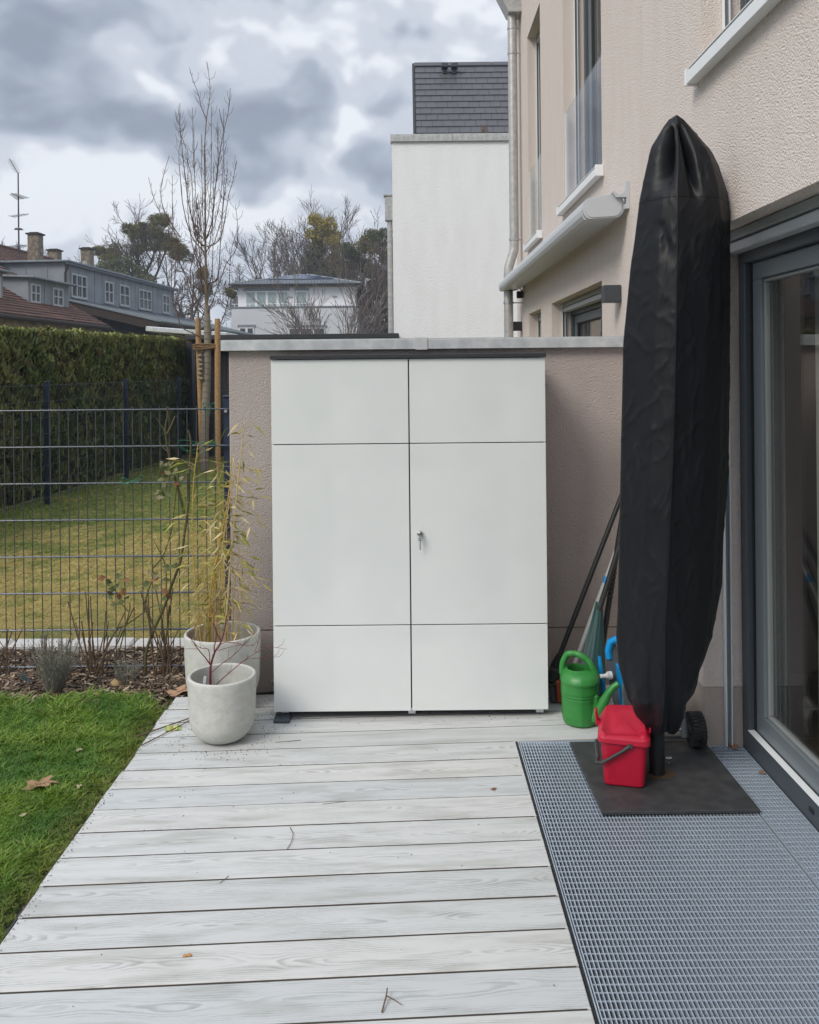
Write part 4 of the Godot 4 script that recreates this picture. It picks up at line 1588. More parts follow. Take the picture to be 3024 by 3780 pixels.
func grow(b: Bag, p: Vector3, dir: Vector3, length: float, r: float, level: int, s: Dictionary, ends: PackedVector3Array) -> void:
	var n := 6 if level > 1 else 4
	var pts := PackedVector3Array([p])
	var rr := PackedFloat32Array([r])
	var d := dir
	for k in n:
		d = (d + Vector3(R(-1, 1), R(-1, 1), R(-1, 1)) * s.wob + Vector3.UP * s.up).normalized()
		pts.append(pts[k] + d * length / n)
		rr.append(maxf(lerpf(r, r * s.taper, float(k + 1) / n), s.thin))
	b.tube(pts, rr, 6 if level == s.levels else (4 if level > 1 else 3), false)
	if level <= 0:
		ends.append(pts[n])
		return
	var count: int = s.kids[s.levels - level]
	for k in count:
		var t := lerpf(s.bare if level == s.levels else 0.25, 1.0, (k + R(0.2, 0.8)) / count)
		var f := t * n
		var i := mini(int(f), n - 1)
		var at := pts[i].lerp(pts[i + 1], f - i)
		var along := (pts[i + 1] - pts[i]).normalized()
		var side := along.cross(Vector3(R(-1, 1), R(-1, 1), R(-1, 1))).normalized()
		var ang := R(s.ang0, s.ang1)
		var nd := (along * cos(ang) + side * sin(ang)).normalized()
		var nl: float = length * R(0.45, 0.8) * (1.0 - 0.45 * t * s.get("round", 0.6))
		grow(b, at, nd, nl, maxf(rr[i] * R(0.5, 0.68), s.thin), level - 1, s, ends)


func clump(b: Bag, at: Vector3, radius: float, count: int, leaf: float, c0: Color, c1: Color) -> void:   # a ball of foliage made of leaf-sized faces
	for k in count:
		var o := Vector3(R(-1, 1), R(-1, 1), R(-1, 1))
		if o.length() > 1.0:
			o = o.normalized() * R(0.6, 1.0)
		var p := at + o * radius * Vector3(1.0, 0.9, 1.0)
		b.col = c0.lerp(c1, rng.randf())
		var a := Vector3(R(-1, 1), R(-1, 1), R(-1, 1)).normalized()
		var c := a.cross(Vector3(R(-1, 1), R(-1, 1), R(-1, 1))).normalized()
		b.tri(p - a * leaf, p + c * leaf * 0.7, p + a * leaf)


func far_trees() -> void:
	# [x, d, height, radius of trunk, spec, label, clumps]
	var spread := {"levels": 4, "kids": [9, 6, 5, 5], "wob": 0.13, "up": 0.05, "taper": 0.42, "thin": 0.016, "bare": 0.25, "ang0": 0.45, "ang1": 0.95, "round": 0.8}
	var upright := {"levels": 4, "kids": [8, 5, 5, 5], "wob": 0.11, "up": 0.07, "taper": 0.40, "thin": 0.015, "bare": 0.25, "ang0": 0.30, "ang1": 0.75, "round": 0.75}
	var ivied := {"levels": 3, "kids": [9, 5, 4], "wob": 0.12, "up": 0.07, "taper": 0.40, "thin": 0.016, "bare": 0.2, "ang0": 0.30, "ang1": 0.8, "round": 0.75}
	var mistle := [Color(0.105, 0.100, 0.024), Color(0.19, 0.165, 0.040)]
	var ivy := [Color(0.050, 0.064, 0.024), Color(0.135, 0.132, 0.048)]
	var gold := [Color(0.21, 0.175, 0.025), Color(0.36, 0.28, 0.03)]
	var specs := [
		[-21.9, 75.0, 16.5, 0.42, spread, "broad bare tree hung with mistletoe balls behind the old grey house", [[-3.50, 12.3, 1.00, mistle], [-1.70, 13.5, 1.10, mistle], [0.00, 13.7, 1.20, mistle], [1.20, 12.9, 1.15, mistle], [2.00, 12.1, 1.10, mistle], [0.00, 12.4, 1.10, mistle], [-1.30, 11.9, 1.15, mistle], [-2.70, 11.1, 1.00, mistle], [1.00, 14.2, 0.90, mistle], [-0.90, 14.1, 0.80, mistle], [2.60, 11.7, 0.90, mistle], [-4.50, 11.9, 0.75, mistle]]],
		[-23.6, 73.0, 8.6, 0.30, spread, "dark ivy covered bush at the foot of the mistletoe tree", [[-1.60, 10.1, 1.10, ivy], [0.00, 10.3, 1.20, ivy], [1.30, 9.5, 1.20, ivy], [-0.40, 9.0, 1.30, ivy], [2.20, 9.0, 1.00, ivy], [-1.80, 8.9, 1.00, ivy], [1.00, 8.3, 1.20, ivy]]],
		[-17.2, 72.0, 11.0, 0.26, spread, "thin leaning bare tree with a single mistletoe ball beside the grey house", [[0.1, 9.6, 0.75, mistle], [0.6, 8.5, 0.65, mistle], [2.5, 8.1, 0.55, mistle]]],
		[-32.2, 68.0, 12.0, 0.30, upright, "bare pale twigged tree behind the antenna on the red roof", [[0.6, 10.0, 0.8, ivy], [-0.6, 9.3, 0.9, ivy], [1.8, 9.2, 1.0, ivy]]],
		[-12.0, 88.0, 16.0, 0.34, upright, "bare many-stemmed tree behind the near end of the villa roof", []],
		[-8.6, 90.0, 16.6, 0.36, upright, "bare dense twigged tree behind the middle of the villa roof", [[-0.9, 13.0, 0.7, ivy]]],
		[-15.6, 92.0, 13.0, 0.30, upright, "smaller bare tree between the young tree and the villa", []],
		[-7.7, 80.0, 14.6, 0.34, ivied, "tree clad in golden and green ivy columns behind the villa", [[-0.50, 15.2, 1.00, gold], [-0.70, 14.2, 1.00, gold], [-0.40, 13.2, 1.00, gold], [0.70, 14.8, 0.95, gold], [0.60, 13.9, 1.00, gold], [0.90, 13.0, 1.00, gold], [0.60, 12.0, 1.00, gold], [0.90, 11.2, 0.90, gold], [-0.60, 12.2, 1.10, ivy], [-1.10, 11.2, 1.10, mistle], [0.00, 10.6, 1.10, ivy], [-0.90, 10.0, 1.10, mistle], [0.80, 10.0, 1.00, ivy], [-0.20, 9.2, 1.10, mistle]]],
		[-3.4, 74.0, 13.2, 0.36, ivied, "tall tree with olive ivy all through its crown beside the white house", [[-1.60, 11.6, 1.00, ivy], [-0.60, 12.4, 1.00, mistle], [0.30, 13.0, 1.10, ivy], [1.20, 12.6, 1.10, ivy], [0.80, 11.4, 1.20, mistle], [-0.40, 11.0, 1.10, ivy], [-1.80, 10.2, 1.00, ivy], [2.10, 11.2, 1.00, mistle], [2.40, 9.8, 1.00, ivy], [1.40, 9.8, 1.20, ivy], [0.20, 9.8, 1.10, mistle], [-1.20, 8.8, 1.00, ivy], [0.40, 8.4, 1.10, ivy], [1.80, 8.2, 1.10, mistle], [2.80, 8.2, 0.90, ivy], [-1.60, 7.4, 0.90, ivy], [-0.30, 7.0, 1.00, mistle], [1.00, 6.8, 1.00, ivy], [2.20, 6.4, 0.90, ivy], [0.00, 5.4, 0.90, mistle], [1.40, 5.0, 0.90, ivy]]],
		[-1.2, 70.0, 10.5, 0.28, upright, "bare olive twigged tree partly hidden by the white house", [[-0.4, 8.8, 0.8, mistle], [0.2, 7.0, 0.9, mistle], [-0.8, 5.2, 0.7, mistle]]],
	]
	for q: Array in specs:
		var t := thing("far_tree", q[5], "tree", P(q[0], -0.14, q[1]), "trees beyond the neighbour gardens")
		var b := Bag.new()
		var ends := PackedVector3Array()
		var s: Dictionary = q[4]
		var stems := 1 if s.up < 0.06 else 3
		for k in stems:
			var lean := Vector3(R(-0.12, 0.12), 1, R(-0.12, 0.12)) if stems == 1 else Vector3(-0.16 + 0.16 * k + R(-0.04, 0.04), 1, R(-0.16, 0.16))
			grow(b, Vector3(R(-0.3, 0.3) if stems > 1 else 0.0, 0, 0), lean.normalized(), q[2] * R(0.62, 0.75), q[3] * (1.0 if stems == 1 else 0.7), s.levels, s, ends)
		put(b, "crown", M.far_bark, t)
		if q[6].size():
			var g := Bag.new()
			g.coloured = true
			for c: Array in q[6]:
				var at := Vector3(c[0], c[1], R(-1.2, 1.2))
				for j in 5:
					clump(g, at + Vector3(R(-1, 1), R(-0.8, 0.8), R(-1, 1)) * c[2] * 0.62, c[2] * R(0.42, 0.70), 360, 0.105, c[3][0], c[3][1])
			put(g, "foliage_clumps", M.leafy, t)
	# bare shrub in front of the villa
	var sh := thing("bare_shrub", "tall bare spreading shrub in front of the villa corner", "shrub", P(-5.0, -0.14, 58.0))
	var b := Bag.new()
	var ends := PackedVector3Array()
	var ss := {"levels": 3, "kids": [6, 4, 4], "wob": 0.08, "up": 0.04, "taper": 0.4, "thin": 0.015, "bare": 0.25, "ang0": 0.25, "ang1": 0.6, "round": 0.6}
	for k in 9:
		var a := R(0, TAU)
		grow(b, Vector3(R(-0.3, 0.3), 0, R(-0.3, 0.3)), Vector3(cos(a) * 0.55, 1, sin(a) * 0.5).normalized(), R(4.0, 6.8), 0.05, 3, ss, ends)
	put(b, "branches", M.far_twig, sh)
	# hedge-high bare thicket on the skyline, one mass
	b = Bag.new()
	for k in 46:
		var x := -40.0 + k * 0.86 + R(-0.4, 0.4)
		grow(b, P(x, -0.14, 100.0 + R(-4, 4)), Vector3(R(-0.2, 0.2), 1, 0).normalized(), R(3.6, 6.0), 0.08, 3, {"levels": 3, "kids": [6, 5, 4], "wob": 0.12, "up": 0.06, "taper": 0.4, "thin": 0.024, "bare": 0.1, "ang0": 0.4, "ang1": 0.9, "round": 0.6}, ends)
	setting(put(b, "distant_thicket", M.far_twig), "stuff")


func young_tree() -> void:
	# the stems follow the photograph; x and y are metres from the foot of the trunk
	var t := thing("young_tree", "slender young bare tree with wrapped trunk tied between two stakes", "tree", P(-3.36, -0.05, 14.6))
	var b := Bag.new()
	var trunk := PackedVector3Array([Vector3(-0.06, -0.1, 0), Vector3(-0.05, 0.5, 0), Vector3(-0.01, 1.4, 0), Vector3(0.02, 2.2, 0), Vector3(0.01, 2.75, 0)])
	b.tube(trunk, PackedFloat32Array([0.074, 0.068, 0.066, 0.060, 0.048]), 12)
	var tr := put(b, "wrapped_trunk", M.reed_wrap, t)
	b = Bag.new()
	for k in 26:
		var f := 0.05 + k * 0.098
		var x := lerpf(-0.06, 0.02, clampf(f / 2.3, 0, 1))
		var pts := PackedVector3Array()
		var rr := PackedFloat32Array()
		for j in 15:
			var a := j / 14.0 * TAU
			pts.append(Vector3(x + cos(a) * 0.072, f + sin(a) * 0.008 + R(-0.004, 0.004), sin(a) * 0.072))
			rr.append(0.004)
		b.tube(pts, rr, 4)
	put(b, "binding_turn", M.reed_wrap, tr)
	var stems := [
		[[0.0, 2.6], [0.0, 3.1], [-0.005, 3.9], [0.0, 4.8], [-0.005, 5.3], [0.035, 5.85], [0.096, 6.25], [0.08, 6.57], [0.04, 6.80]],
		[[0.035, 5.85], [-0.057, 6.05], [-0.103, 6.25], [-0.206, 6.53], [-0.263, 6.73]],
		[[-0.02, 3.85], [-0.16, 4.05], [-0.25, 4.58], [-0.31, 5.36], [-0.32, 5.59], [-0.30, 5.99]],
		[[-0.31, 5.36], [-0.435, 5.63], [-0.48, 5.79], [-0.595, 6.09]],
		[[-0.02, 3.64], [-0.25, 3.91], [-0.41, 4.40], [-0.49, 5.04], [-0.52, 5.38], [-0.515, 5.54], [-0.43, 5.95]],
		[[0.0, 3.73], [-0.16, 3.89], [-0.18, 4.35], [-0.185, 4.81], [-0.275, 5.22]],
		[[0.01, 3.87], [0.115, 4.17], [0.19, 4.81], [0.25, 5.22], [0.33, 5.62], [0.41, 5.95], [0.45, 6.33]],
		[[0.33, 5.62], [0.275, 5.97]],
		[[0.02, 3.73], [0.206, 3.85], [0.275, 4.12], [0.34, 4.58], [0.42, 4.92], [0.465, 5.23]],
		[[0.19, 4.81], [0.17, 5.08], [0.15, 5.27], [0.115, 5.93]],
		[[-0.01, 2.58], [-0.18, 2.77], [-0.275, 3.16], [-0.37, 3.43], [-0.42, 3.89], [-0.62, 4.17], [-0.755, 4.51], [-0.81, 4.80]],
		[[-0.42, 3.89], [-0.66, 4.30], [-0.72, 4.62], [-0.66, 4.92], [-0.56, 5.22]],
		[[-0.01, 2.65], [-0.25, 2.97], [-0.31, 3.30], [-0.25, 3.71], [-0.18, 4.17], [-0.115, 4.81]],
		[[-0.01, 3.11], [0.18, 3.16], [0.24, 3.32], [0.30, 4.0], [0.37, 4.58], [0.435, 4.97]],
		[[0.0, 2.20], [-0.39, 2.38], [-0.47, 2.58], [-0.57, 2.97], [-0.55, 3.89], [-0.54, 4.92]],
		[[0.02, 2.29], [0.23, 2.52], [0.32, 2.97], [0.34, 3.66], [0.47, 4.14]],
		[[0.0, 2.56], [0.115, 2.79], [0.25, 3.11], [0.39, 3.43], [0.56, 3.66], [0.595, 4.0], [0.57, 4.35]],
		[[0.0, 2.9], [-0.10, 3.2], [-0.09, 3.9], [-0.13, 4.5]],
		[[0.0, 3.0], [0.10, 3.3], [0.12, 4.1], [0.09, 4.6]],
		[[0.0, 3.3], [-0.20, 3.6], [-0.33, 4.2], [-0.36, 5.0]],
	]
	for k in stems.size():
		b = Bag.new()
		var raw: Array = stems[k]
		var curve := Curve3D.new()
		var zz := R(-0.55, 0.55)
		for j in raw.size():
			var f := float(j) / (raw.size() - 1)
			var p := Vector3(raw[j][0], raw[j][1], (zz * pow(f, 0.8)) if k > 0 else 0.0)
			var ta := Vector3.ZERO
			if j > 0 and j < raw.size() - 1:
				ta = Vector3(raw[j + 1][0] - raw[j - 1][0], raw[j + 1][1] - raw[j - 1][1], 0) * 0.17
			curve.add_point(p, -ta, ta)
		curve.bake_interval = 0.09
		var pts := curve.get_baked_points()
		var rr := PackedFloat32Array()
		var thick := 0.031 if k == 0 else (0.007 if raw[0][1] > 4.5 else 0.0102)
		for j in pts.size():
			var f := float(j) / (pts.size() - 1)
			rr.append(maxf(lerpf(thick, 0.0036, pow(f, 0.6 if k == 0 else 0.8)), 0.0036))
		b.tube(pts, rr, 6, false)
		for j in range(2, pts.size() - 2):
			if rng.randf() < 0.5:
				var along := (pts[j + 1] - pts[j]).normalized()
				var a := R(0, TAU)
				for s: float in [0.0, PI]:
					if rng.randf() < 0.9:
						var out := Vector3(cos(a + s), 0.75 + R(-0.2, 0.3), sin(a + s)).normalized()
						var ln := R(0.05, 0.20) * (1.5 if rng.randf() < 0.25 else 1.0)
						b.tube(PackedVector3Array([pts[j], pts[j] + out * ln * 0.5, pts[j] + (out + along * 0.55).normalized() * ln]), PackedFloat32Array([0.0036, 0.0032, 0.0026]), 3, false)
		put(b, "branch", M.young_bark if k == 0 else M.twig_bark, t)
	for k in 14:   # slender shoots between the main branches
		b = Bag.new()
		var h0 := R(2.3, 4.1)
		var a := R(0, TAU)
		var reach := R(0.25, 0.62) * (1.0 if h0 < 3.3 else 0.6)
		var p := Vector3(0, h0, 0)
		var o := Vector3(cos(a), 0, sin(a) * 0.8) * reach
		var up := R(1.1, 2.2)
		var pts := PackedVector3Array([p, p + o * 0.45 + Vector3.UP * up * 0.10, p + o * 0.8 + Vector3.UP * up * 0.32, p + o * 0.97 + Vector3.UP * up * 0.62, p + o + Vector3.UP * up])
		b.tube(pts, PackedFloat32Array([0.0078, 0.0062, 0.0052, 0.0044, 0.0034]), 5, false)
		for j in 22:
			var f := R(0.25, 0.97) * 4.0
			var at := pts[int(f)].lerp(pts[int(f) + 1], f - int(f))
			var out := Vector3(R(-1, 1), R(0.4, 1.1), R(-1, 1)).normalized()
			var ln := R(0.05, 0.22)
			b.tube(PackedVector3Array([at, at + out * ln * 0.5, at + (out + Vector3.UP * 0.5).normalized() * ln]), PackedFloat32Array([0.0036, 0.0032, 0.0026]), 3, false)
		put(b, "branch", M.twig_bark, t)
	for q: Array in [[-3.515, 14.66, 2.50, -0.030, "weathered round stake on the far side from the wall, propping the young tree"], [-3.165, 14.55, 2.48, 0.012, "pale round wooden stake between the young tree and the garden wall"]]:
		var s := thing("tree_stake", q[4], "stake", P(q[0], -0.2, q[1]), "stakes of the young tree")
		b = Bag.new()
		b.tube(PackedVector3Array([Vector3(-q[3] * 2.0, 0, 0), Vector3(0, q[2] + 0.13, 0), Vector3(0, q[2] + 0.2, 0)]), PackedFloat32Array([0.048, 0.047, 0.041]), 14)
		put(b, "pole", M.stake_wood, s)
	var tie := thing("coir_tie", "brown coir rope binding the young tree to its stakes", "rope", P(-3.34, 2.02, 14.6))
	b = Bag.new()
	for k in 5:
		var pts := PackedVector3Array()
		var rr := PackedFloat32Array()
		for j in 33:
			var a := j / 32.0 * TAU
			pts.append(Vector3(cos(a) * (0.235 + k * 0.003), -0.03 + k * 0.016 + 0.012 * sin(a * 2.0 + k), 0.025 + sin(a) * (0.075 - 0.05 * absf(sin(a)) * (k % 2))))
			rr.append(0.011)
		b.tube(pts, rr, 5)
	put(b, "rope_turn", M.coir, tie)
	var rc := thing("cone_chime", "string of small wooden pieces hanging from the tie of the young tree", "ornament", P(-3.45, 1.93, 14.52))
	for k in 6:
		b = Bag.new()
		b.box(Vector3(R(-0.01, 0.01), -0.06 - k * 0.075, 0), Vector3(0.075, 0.045, 0.06), 0.014, Basis(Vector3.BACK, R(-0.3, 0.3)))
		put(b, "wooden_piece", M.reed_wrap, rc)
	b = Bag.new()
	b.rod(Vector3(0, 0.1, 0), Vector3(0, -0.5, 0), 0.005, 0.005, 4)
	put(b, "cord", M.coir, rc)


func cabinet() -> void:
	var c := thing("garden_cabinet", "tall white two door garden cabinet with dark top standing against the wall", "cabinet", P(0, 0, 4.28))
	c.position = Vector3.ZERO
	var b := Bag.new()
	b.span(-0.634, 0.620, 0.045, 1.664, 4.094, 4.46)
	put(b, "carcass", M.cabinet_dark, c)
	for x: float in [-0.6425, 0.6215]:
		b = Bag.new()
		b.span(x, x + 0.007, 0.038, 1.666, 4.092, 4.465, 0.001)
		put(b, "side_panel", M.cabinet_white, c)
	b = Bag.new()
	b.span(-0.646, 0.632, 1.6695, 1.6885, 4.068, 4.48, 0.002)
	put(b, "top", M.cabinet_dark, c)
	var ys := [[0.036, 0.4315], [0.4360, 1.2725], [1.2770, 1.667]]
	for side in 2:
		for r in 3:
			b = Bag.new()
			var x0 := -0.6425 if side == 0 else -0.0015
			var x1 := -0.0075 if side == 0 else 0.6285
			b.span(x0, x1, ys[r][0], ys[r][1], 4.08 + 0.0008 * ((side + r) % 2), 4.088, 0.0012)
			var p := put(b, "door_panel", M.cabinet_white, c)
			if side == 1 and r == 1:
				b = Bag.new()
				b.lathe(PackedVector2Array([Vector2(0.0, 0.012), Vector2(0.0115, 0.012), Vector2(0.0135, 0.009), Vector2(0.0135, 0.0)]), Vector3.ZERO, 20)
				var lock := put(b, "lock", M.steel, p, P(0.041, 0.857, 4.0785))
				lock.rotation.x = PI / 2
				b = Bag.new()
				b.box(P(0.041, 0.857, 4.060), Vector3(0.0035, 0.018, 0.02), 0.001)
				b.lathe(PackedVector2Array([Vector2(0.0085, -0.001), Vector2(0.0115, -0.001), Vector2(0.0115, 0.001), Vector2(0.0085, 0.001), Vector2(0.0085, -0.001)]), P(0.041, 0.838, 4.056), 16)
				b.box(P(0.0415, 0.808, 4.058), Vector3(0.006, 0.045, 0.0015), 0.0)
				b.box(P(0.0415, 0.834, 4.056), Vector3(0.015, 0.016, 0.0022), 0.001)
				put(b, "key", M.steel, p)
	for x: float in [-0.598, -0.004, 0.595]:
		b = Bag.new()
		b.span(x - 0.018, x + 0.018, 0.016 if x < -0.1 else 0.006, 0.0445, 4.12, 4.156, 0.002)
		b.span(x - 0.018, x + 0.018, 0.016 if x < -0.1 else 0.006, 0.0445, 4.40, 4.436, 0.002)
		put(b, "leg", M.aluminium, c)
		b = Bag.new()
		b.span(x - 0.012, x + 0.012, 0.0152 if x < -0.1 else 0.0, 0.0158 if x < -0.1 else 0.0058, 4.126, 4.15)
		put(b, "foot", M.rubber, c)
	var pad := thing("foot_pad", "dark square pad levelling the near corner foot of the white cabinet", "pad", P(-0.603, 0.001, 4.085))
	b = Bag.new()
	b.box(Vector3(0, 0.0075, 0), Vector3(0.074, 0.0145, 0.096), 0.001)
	put(b, "slab", M.frame_grey, pad)


func lookup(table: Array, y: float) -> float:   # table of [x, y], y falling
	for k in table.size() - 1:
		if y <= table[k][1] and y >= table[k + 1][1]:
			var t := inverse_lerp(table[k][1], table[k + 1][1], y)
			return lerpf(table[k][0], table[k + 1][0], t)
	return table[0][0] if y > table[0][1] else table[table.size() - 1][0]


func parasol() -> void:
	var cd := 3.40
	var t := thing("parasol", "tall cantilever parasol closed under a black weather cover on a dark steel base plate", "parasol", P(0.963, 0, 3.48))
	t.position = Vector3.ZERO
	# silhouette of the cover, measured at 3.43 m; the widest outline lies a little nearer
	var left := [[1.050, 2.600], [1.019, 2.582], [1.004, 2.563], [0.947, 2.475], [0.924, 2.383], [0.899, 2.272], [0.879, 2.124], [0.859, 1.995], [0.845, 1.865], [0.829, 1.717], [0.818, 1.384], [0.807, 1.014], [0.797, 0.682], [0.790, 0.571], [0.798, 0.459], [0.834, 0.330], [0.880, 0.255], [0.926, 0.200]]
	var right := [[1.052, 2.600], [1.078, 2.581], [1.096, 2.562], [1.188, 2.454], [1.215, 2.398], [1.247, 2.296], [1.256, 2.213], [1.255, 1.935], [1.249, 1.565], [1.240, 1.195], [1.220, 0.974], [1.212, 0.770], [1.169, 0.567], [1.112, 0.401], [1.056, 0.272], [1.018, 0.200]]
	var seam := [[1.050, 2.600], [1.007, 2.308], [0.974, 1.383], [0.939, 0.643], [0.950, 0.200]]
	var k0 := cd / 3.43
	var big := noise(1.0, FastNoiseLite.TYPE_SIMPLEX_SMOOTH, 3, 301)
	var crease := noise(1.0, FastNoiseLite.TYPE_SIMPLEX_SMOOTH, 2, 302)
	crease.fractal_type = FastNoiseLite.FRACTAL_RIDGED
	var n := 150
	var m := 300
	var rows := []
	var welt := PackedVector3Array()
	var weltr := PackedFloat32Array()
	for r in m + 1:
		var f := float(r) / m
		var y := lerpf(0.200, 2.600, f)
		if f > 0.93:
			y = lerpf(lerpf(0.2, 2.6, 0.93), 2.600, sin((f - 0.93) / 0.07 * PI / 2))
		var xl := lookup(left, y)
		var xr := lookup(right, y)
		var xs := lookup(seam, y)
		var w := maxf(xr - xl, 0.004)
		var dep := 0.42 * w * (1.0 - 0.35 * smoothstep(2.3, 2.6, y))
		# corners of the section: left edge, front seam, front right fold, right edge, two at the back
		var poly := [Vector2(xl, 0.0), Vector2(lerpf(xl, xs, 0.55), dep * 0.74), Vector2(xs, dep * 0.98), Vector2(lerpf(xs, xr, 0.45), dep * 0.86), Vector2(lerpf(xs, xr, 0.70), dep * 0.70), Vector2(xr, 0.02 * dep), Vector2(xr - 0.22 * w, -dep * 0.8), Vector2(xl + 0.25 * w, -dep * 0.8)]
		var raw := PackedVector2Array()
		var per := n / poly.size()
		for c in poly.size():
			for j in per + (1 if c < n - per * poly.size() else 0):
				var cnt := per + (1 if c < n - per * poly.size() else 0)
				raw.append(poly[c].lerp(poly[(c + 1) % poly.size()], float(j) / cnt))
		for pass_ in 3:
			var sm := PackedVector2Array()
			for j in n:
				sm.append((raw[(j + n - 1) % n] + raw[j] * 2.0 + raw[(j + 1) % n]) / 4.0)
			raw = sm
		var cx := (xl + xr) / 2
		var row := PackedVector3Array()
		var best := 0
		for j in n:
			var q := raw[j]
			var out := Vector2(q.x - cx, q.y).normalized()
			var side := 1.0 if q.y > 0.0 else 0.4
			var soft := smoothstep(0.0, 0.12, w)
			var edge := clampf(minf(absf(q.x - xl), absf(q.x - xr)) / 0.05, 0.0, 1.0)
			var disp := 0.006 * big.get_noise_3d(q.x * 4.0, y * 1.5, q.y * 4.0) * edge
			var slant := q.x * 9.0 + y * 3.0
			var cr := crease.get_noise_3d(slant * 0.55, y * 2.3 - q.x * 5.0, q.y * 3.0)
			disp += 0.0075 * pow(maxf(cr - 0.32, 0.0), 1.7) * edge
			var cr2 := crease.get_noise_3d(q.x * 11.0 - y * 4.0, y * 5.0 + q.x * 4.0, 9.0)
			disp += 0.0055 * pow(maxf(cr2 - 0.38, 0.0), 1.4)
			if q.y > 0.0:
				# two deep folds run down from the tip
				for g: Array in [[1.020, 2.56, 0.957, 2.27, 0.017, 0.075], [1.052, 2.57, 1.080, 2.24, 0.016, 0.065], [1.12, 2.46, 1.13, 2.26, 0.020, 0.014], [0.945, 2.18, 0.985, 1.98, 0.020, 0.010]]:
					var s := inverse_lerp(g[1], g[3], y)
					if s > 0.0 and s < 1.15:
						var gx := lerpf(g[0], g[2], s)
						var deep: float = g[5] * sin(clampf(s, 0.0, 1.0) * PI * 0.93 + 0.15) * smoothstep(0.0, 0.12, s) * (1.0 - smoothstep(1.0, 1.15, s))
						disp -= maxf(deep, 0.0) * exp(-pow((q.x - gx) / (g[4] * (0.6 + s * 0.8)), 2.0))
				# gathered hem low down
				if y < 0.55:
					disp += 0.012 * (1.0 - smoothstep(0.2, 0.55, y)) * sin(q.x * 85.0 + y * 9.0)
			disp *= soft
			var p2 := q + out * disp * side
			var wx := p2.x * k0
			var wy := 1.62 + (y - 1.62) * k0 + 0.012 * (1.0 - smoothstep(0.2, 0.3, y)) * sin(q.x * 60.0)
			row.append(P(wx, wy, cd - p2.y))
			if q.y > 0 and absf(q.x - xs) < absf(raw[best].x - xs) or raw[best].y <= 0.0:
				best = j
		row.reverse()
		rows.append(row)
		if r % 4 == 0 and f < 0.97:
			welt.append(row[n - 1 - best] + Vector3(0, 0, 0.001))
			weltr.append(0.0034)
	# columns must run counter-clockwise seen from above
	var b := Bag.new()
	var first: Vector3 = rows[m / 2][0]
	var second: Vector3 = rows[m / 2][1]
	var mid := P((first.x + rows[m / 2][n / 2].x) / 2, first.y, cd)
	var ccw := (first - mid).cross(second - mid).y > 0
	b.grid(rows, true, not ccw)
	var cover := put(b, "cover", M.cover_cloth, t)
	b = Bag.new()
	b.tube(welt, weltr, 6)
	put(b, "seam", M.cover_cloth, cover)
	b = Bag.new()
	var hem := PackedVector3Array()
	var hr := PackedFloat32Array()
	var hrow: PackedVector3Array = rows[257]
	for j in n + 1:
		hem.append(hrow[j % n])
		hr.append(0.0018)
	b.tube(hem, hr, 4, false)
	put(b, "cap_seam", M.cover_cloth, cover)
	b = Bag.new()
	b.rod(P(0.963, 0.0125, 3.48), P(0.963, 0.62, 3.48), 0.030, 0.030, 24)
	put(b, "pole", M.black_steel, t)
	b = Bag.new()
	b.box(P(0.964, 0.0065, 3.485), Vector3(0.575, 0.012, 0.60), 0.0015, Basis(Vector3.UP, 0.012))
	put(b, "base_plate", M.plate_steel, t)
	b = Bag.new()
	b.lathe(PackedVector2Array([Vector2(0.062, 0.0), Vector2(0.055, 0.0007), Vector2(0.038, 0.0012), Vector2(0.030, 0.004)]), P(0.963, 0.0126, 3.48), 24, Vector2(1.15, 0.8))
	put(b, "rust_collar", M.rust, t)
	b = Bag.new()
	b.rod(P(1.03, 0.0126, 3.56), P(1.03, 0.034, 3.56), 0.007, 0.007, 8)
	b.rod(P(1.02, 0.036, 3.56), P(1.045, 0.036, 3.56), 0.006, 0.006, 8)
	put(b, "plate_bolt", M.steel, t)


func rounded(hx: float, hz: float, r: float, seg := 5) -> PackedVector2Array:   # outline of a rounded rectangle
	var o := PackedVector2Array()
	for c in 4:
		var sx: float = [1.0, -1.0, -1.0, 1.0][c]
		var sz: float = [1.0, 1.0, -1.0, -1.0][c]
		for k in seg + 1:
			var a := PI / 2 * (c + float(k) / seg)
			o.append(Vector2(sx * (hx - r) + cos(a) * r, sz * (hz - r) + sin(a) * r))
	return o


func shell(b: Bag, levels: Array, at: Vector3) -> void:   # levels of [y, half x, half z, corner radius, shift x, shift z]
	var rows := []
	for l: Array in levels:
		var row := PackedVector3Array()
		for q in rounded(l[1], l[2], minf(l[3], minf(l[1], l[2]))):
			row.append(at + Vector3(q.x + l[4], l[0], -q.y + l[5]))
		rows.append(row)
	b.grid(rows, true)


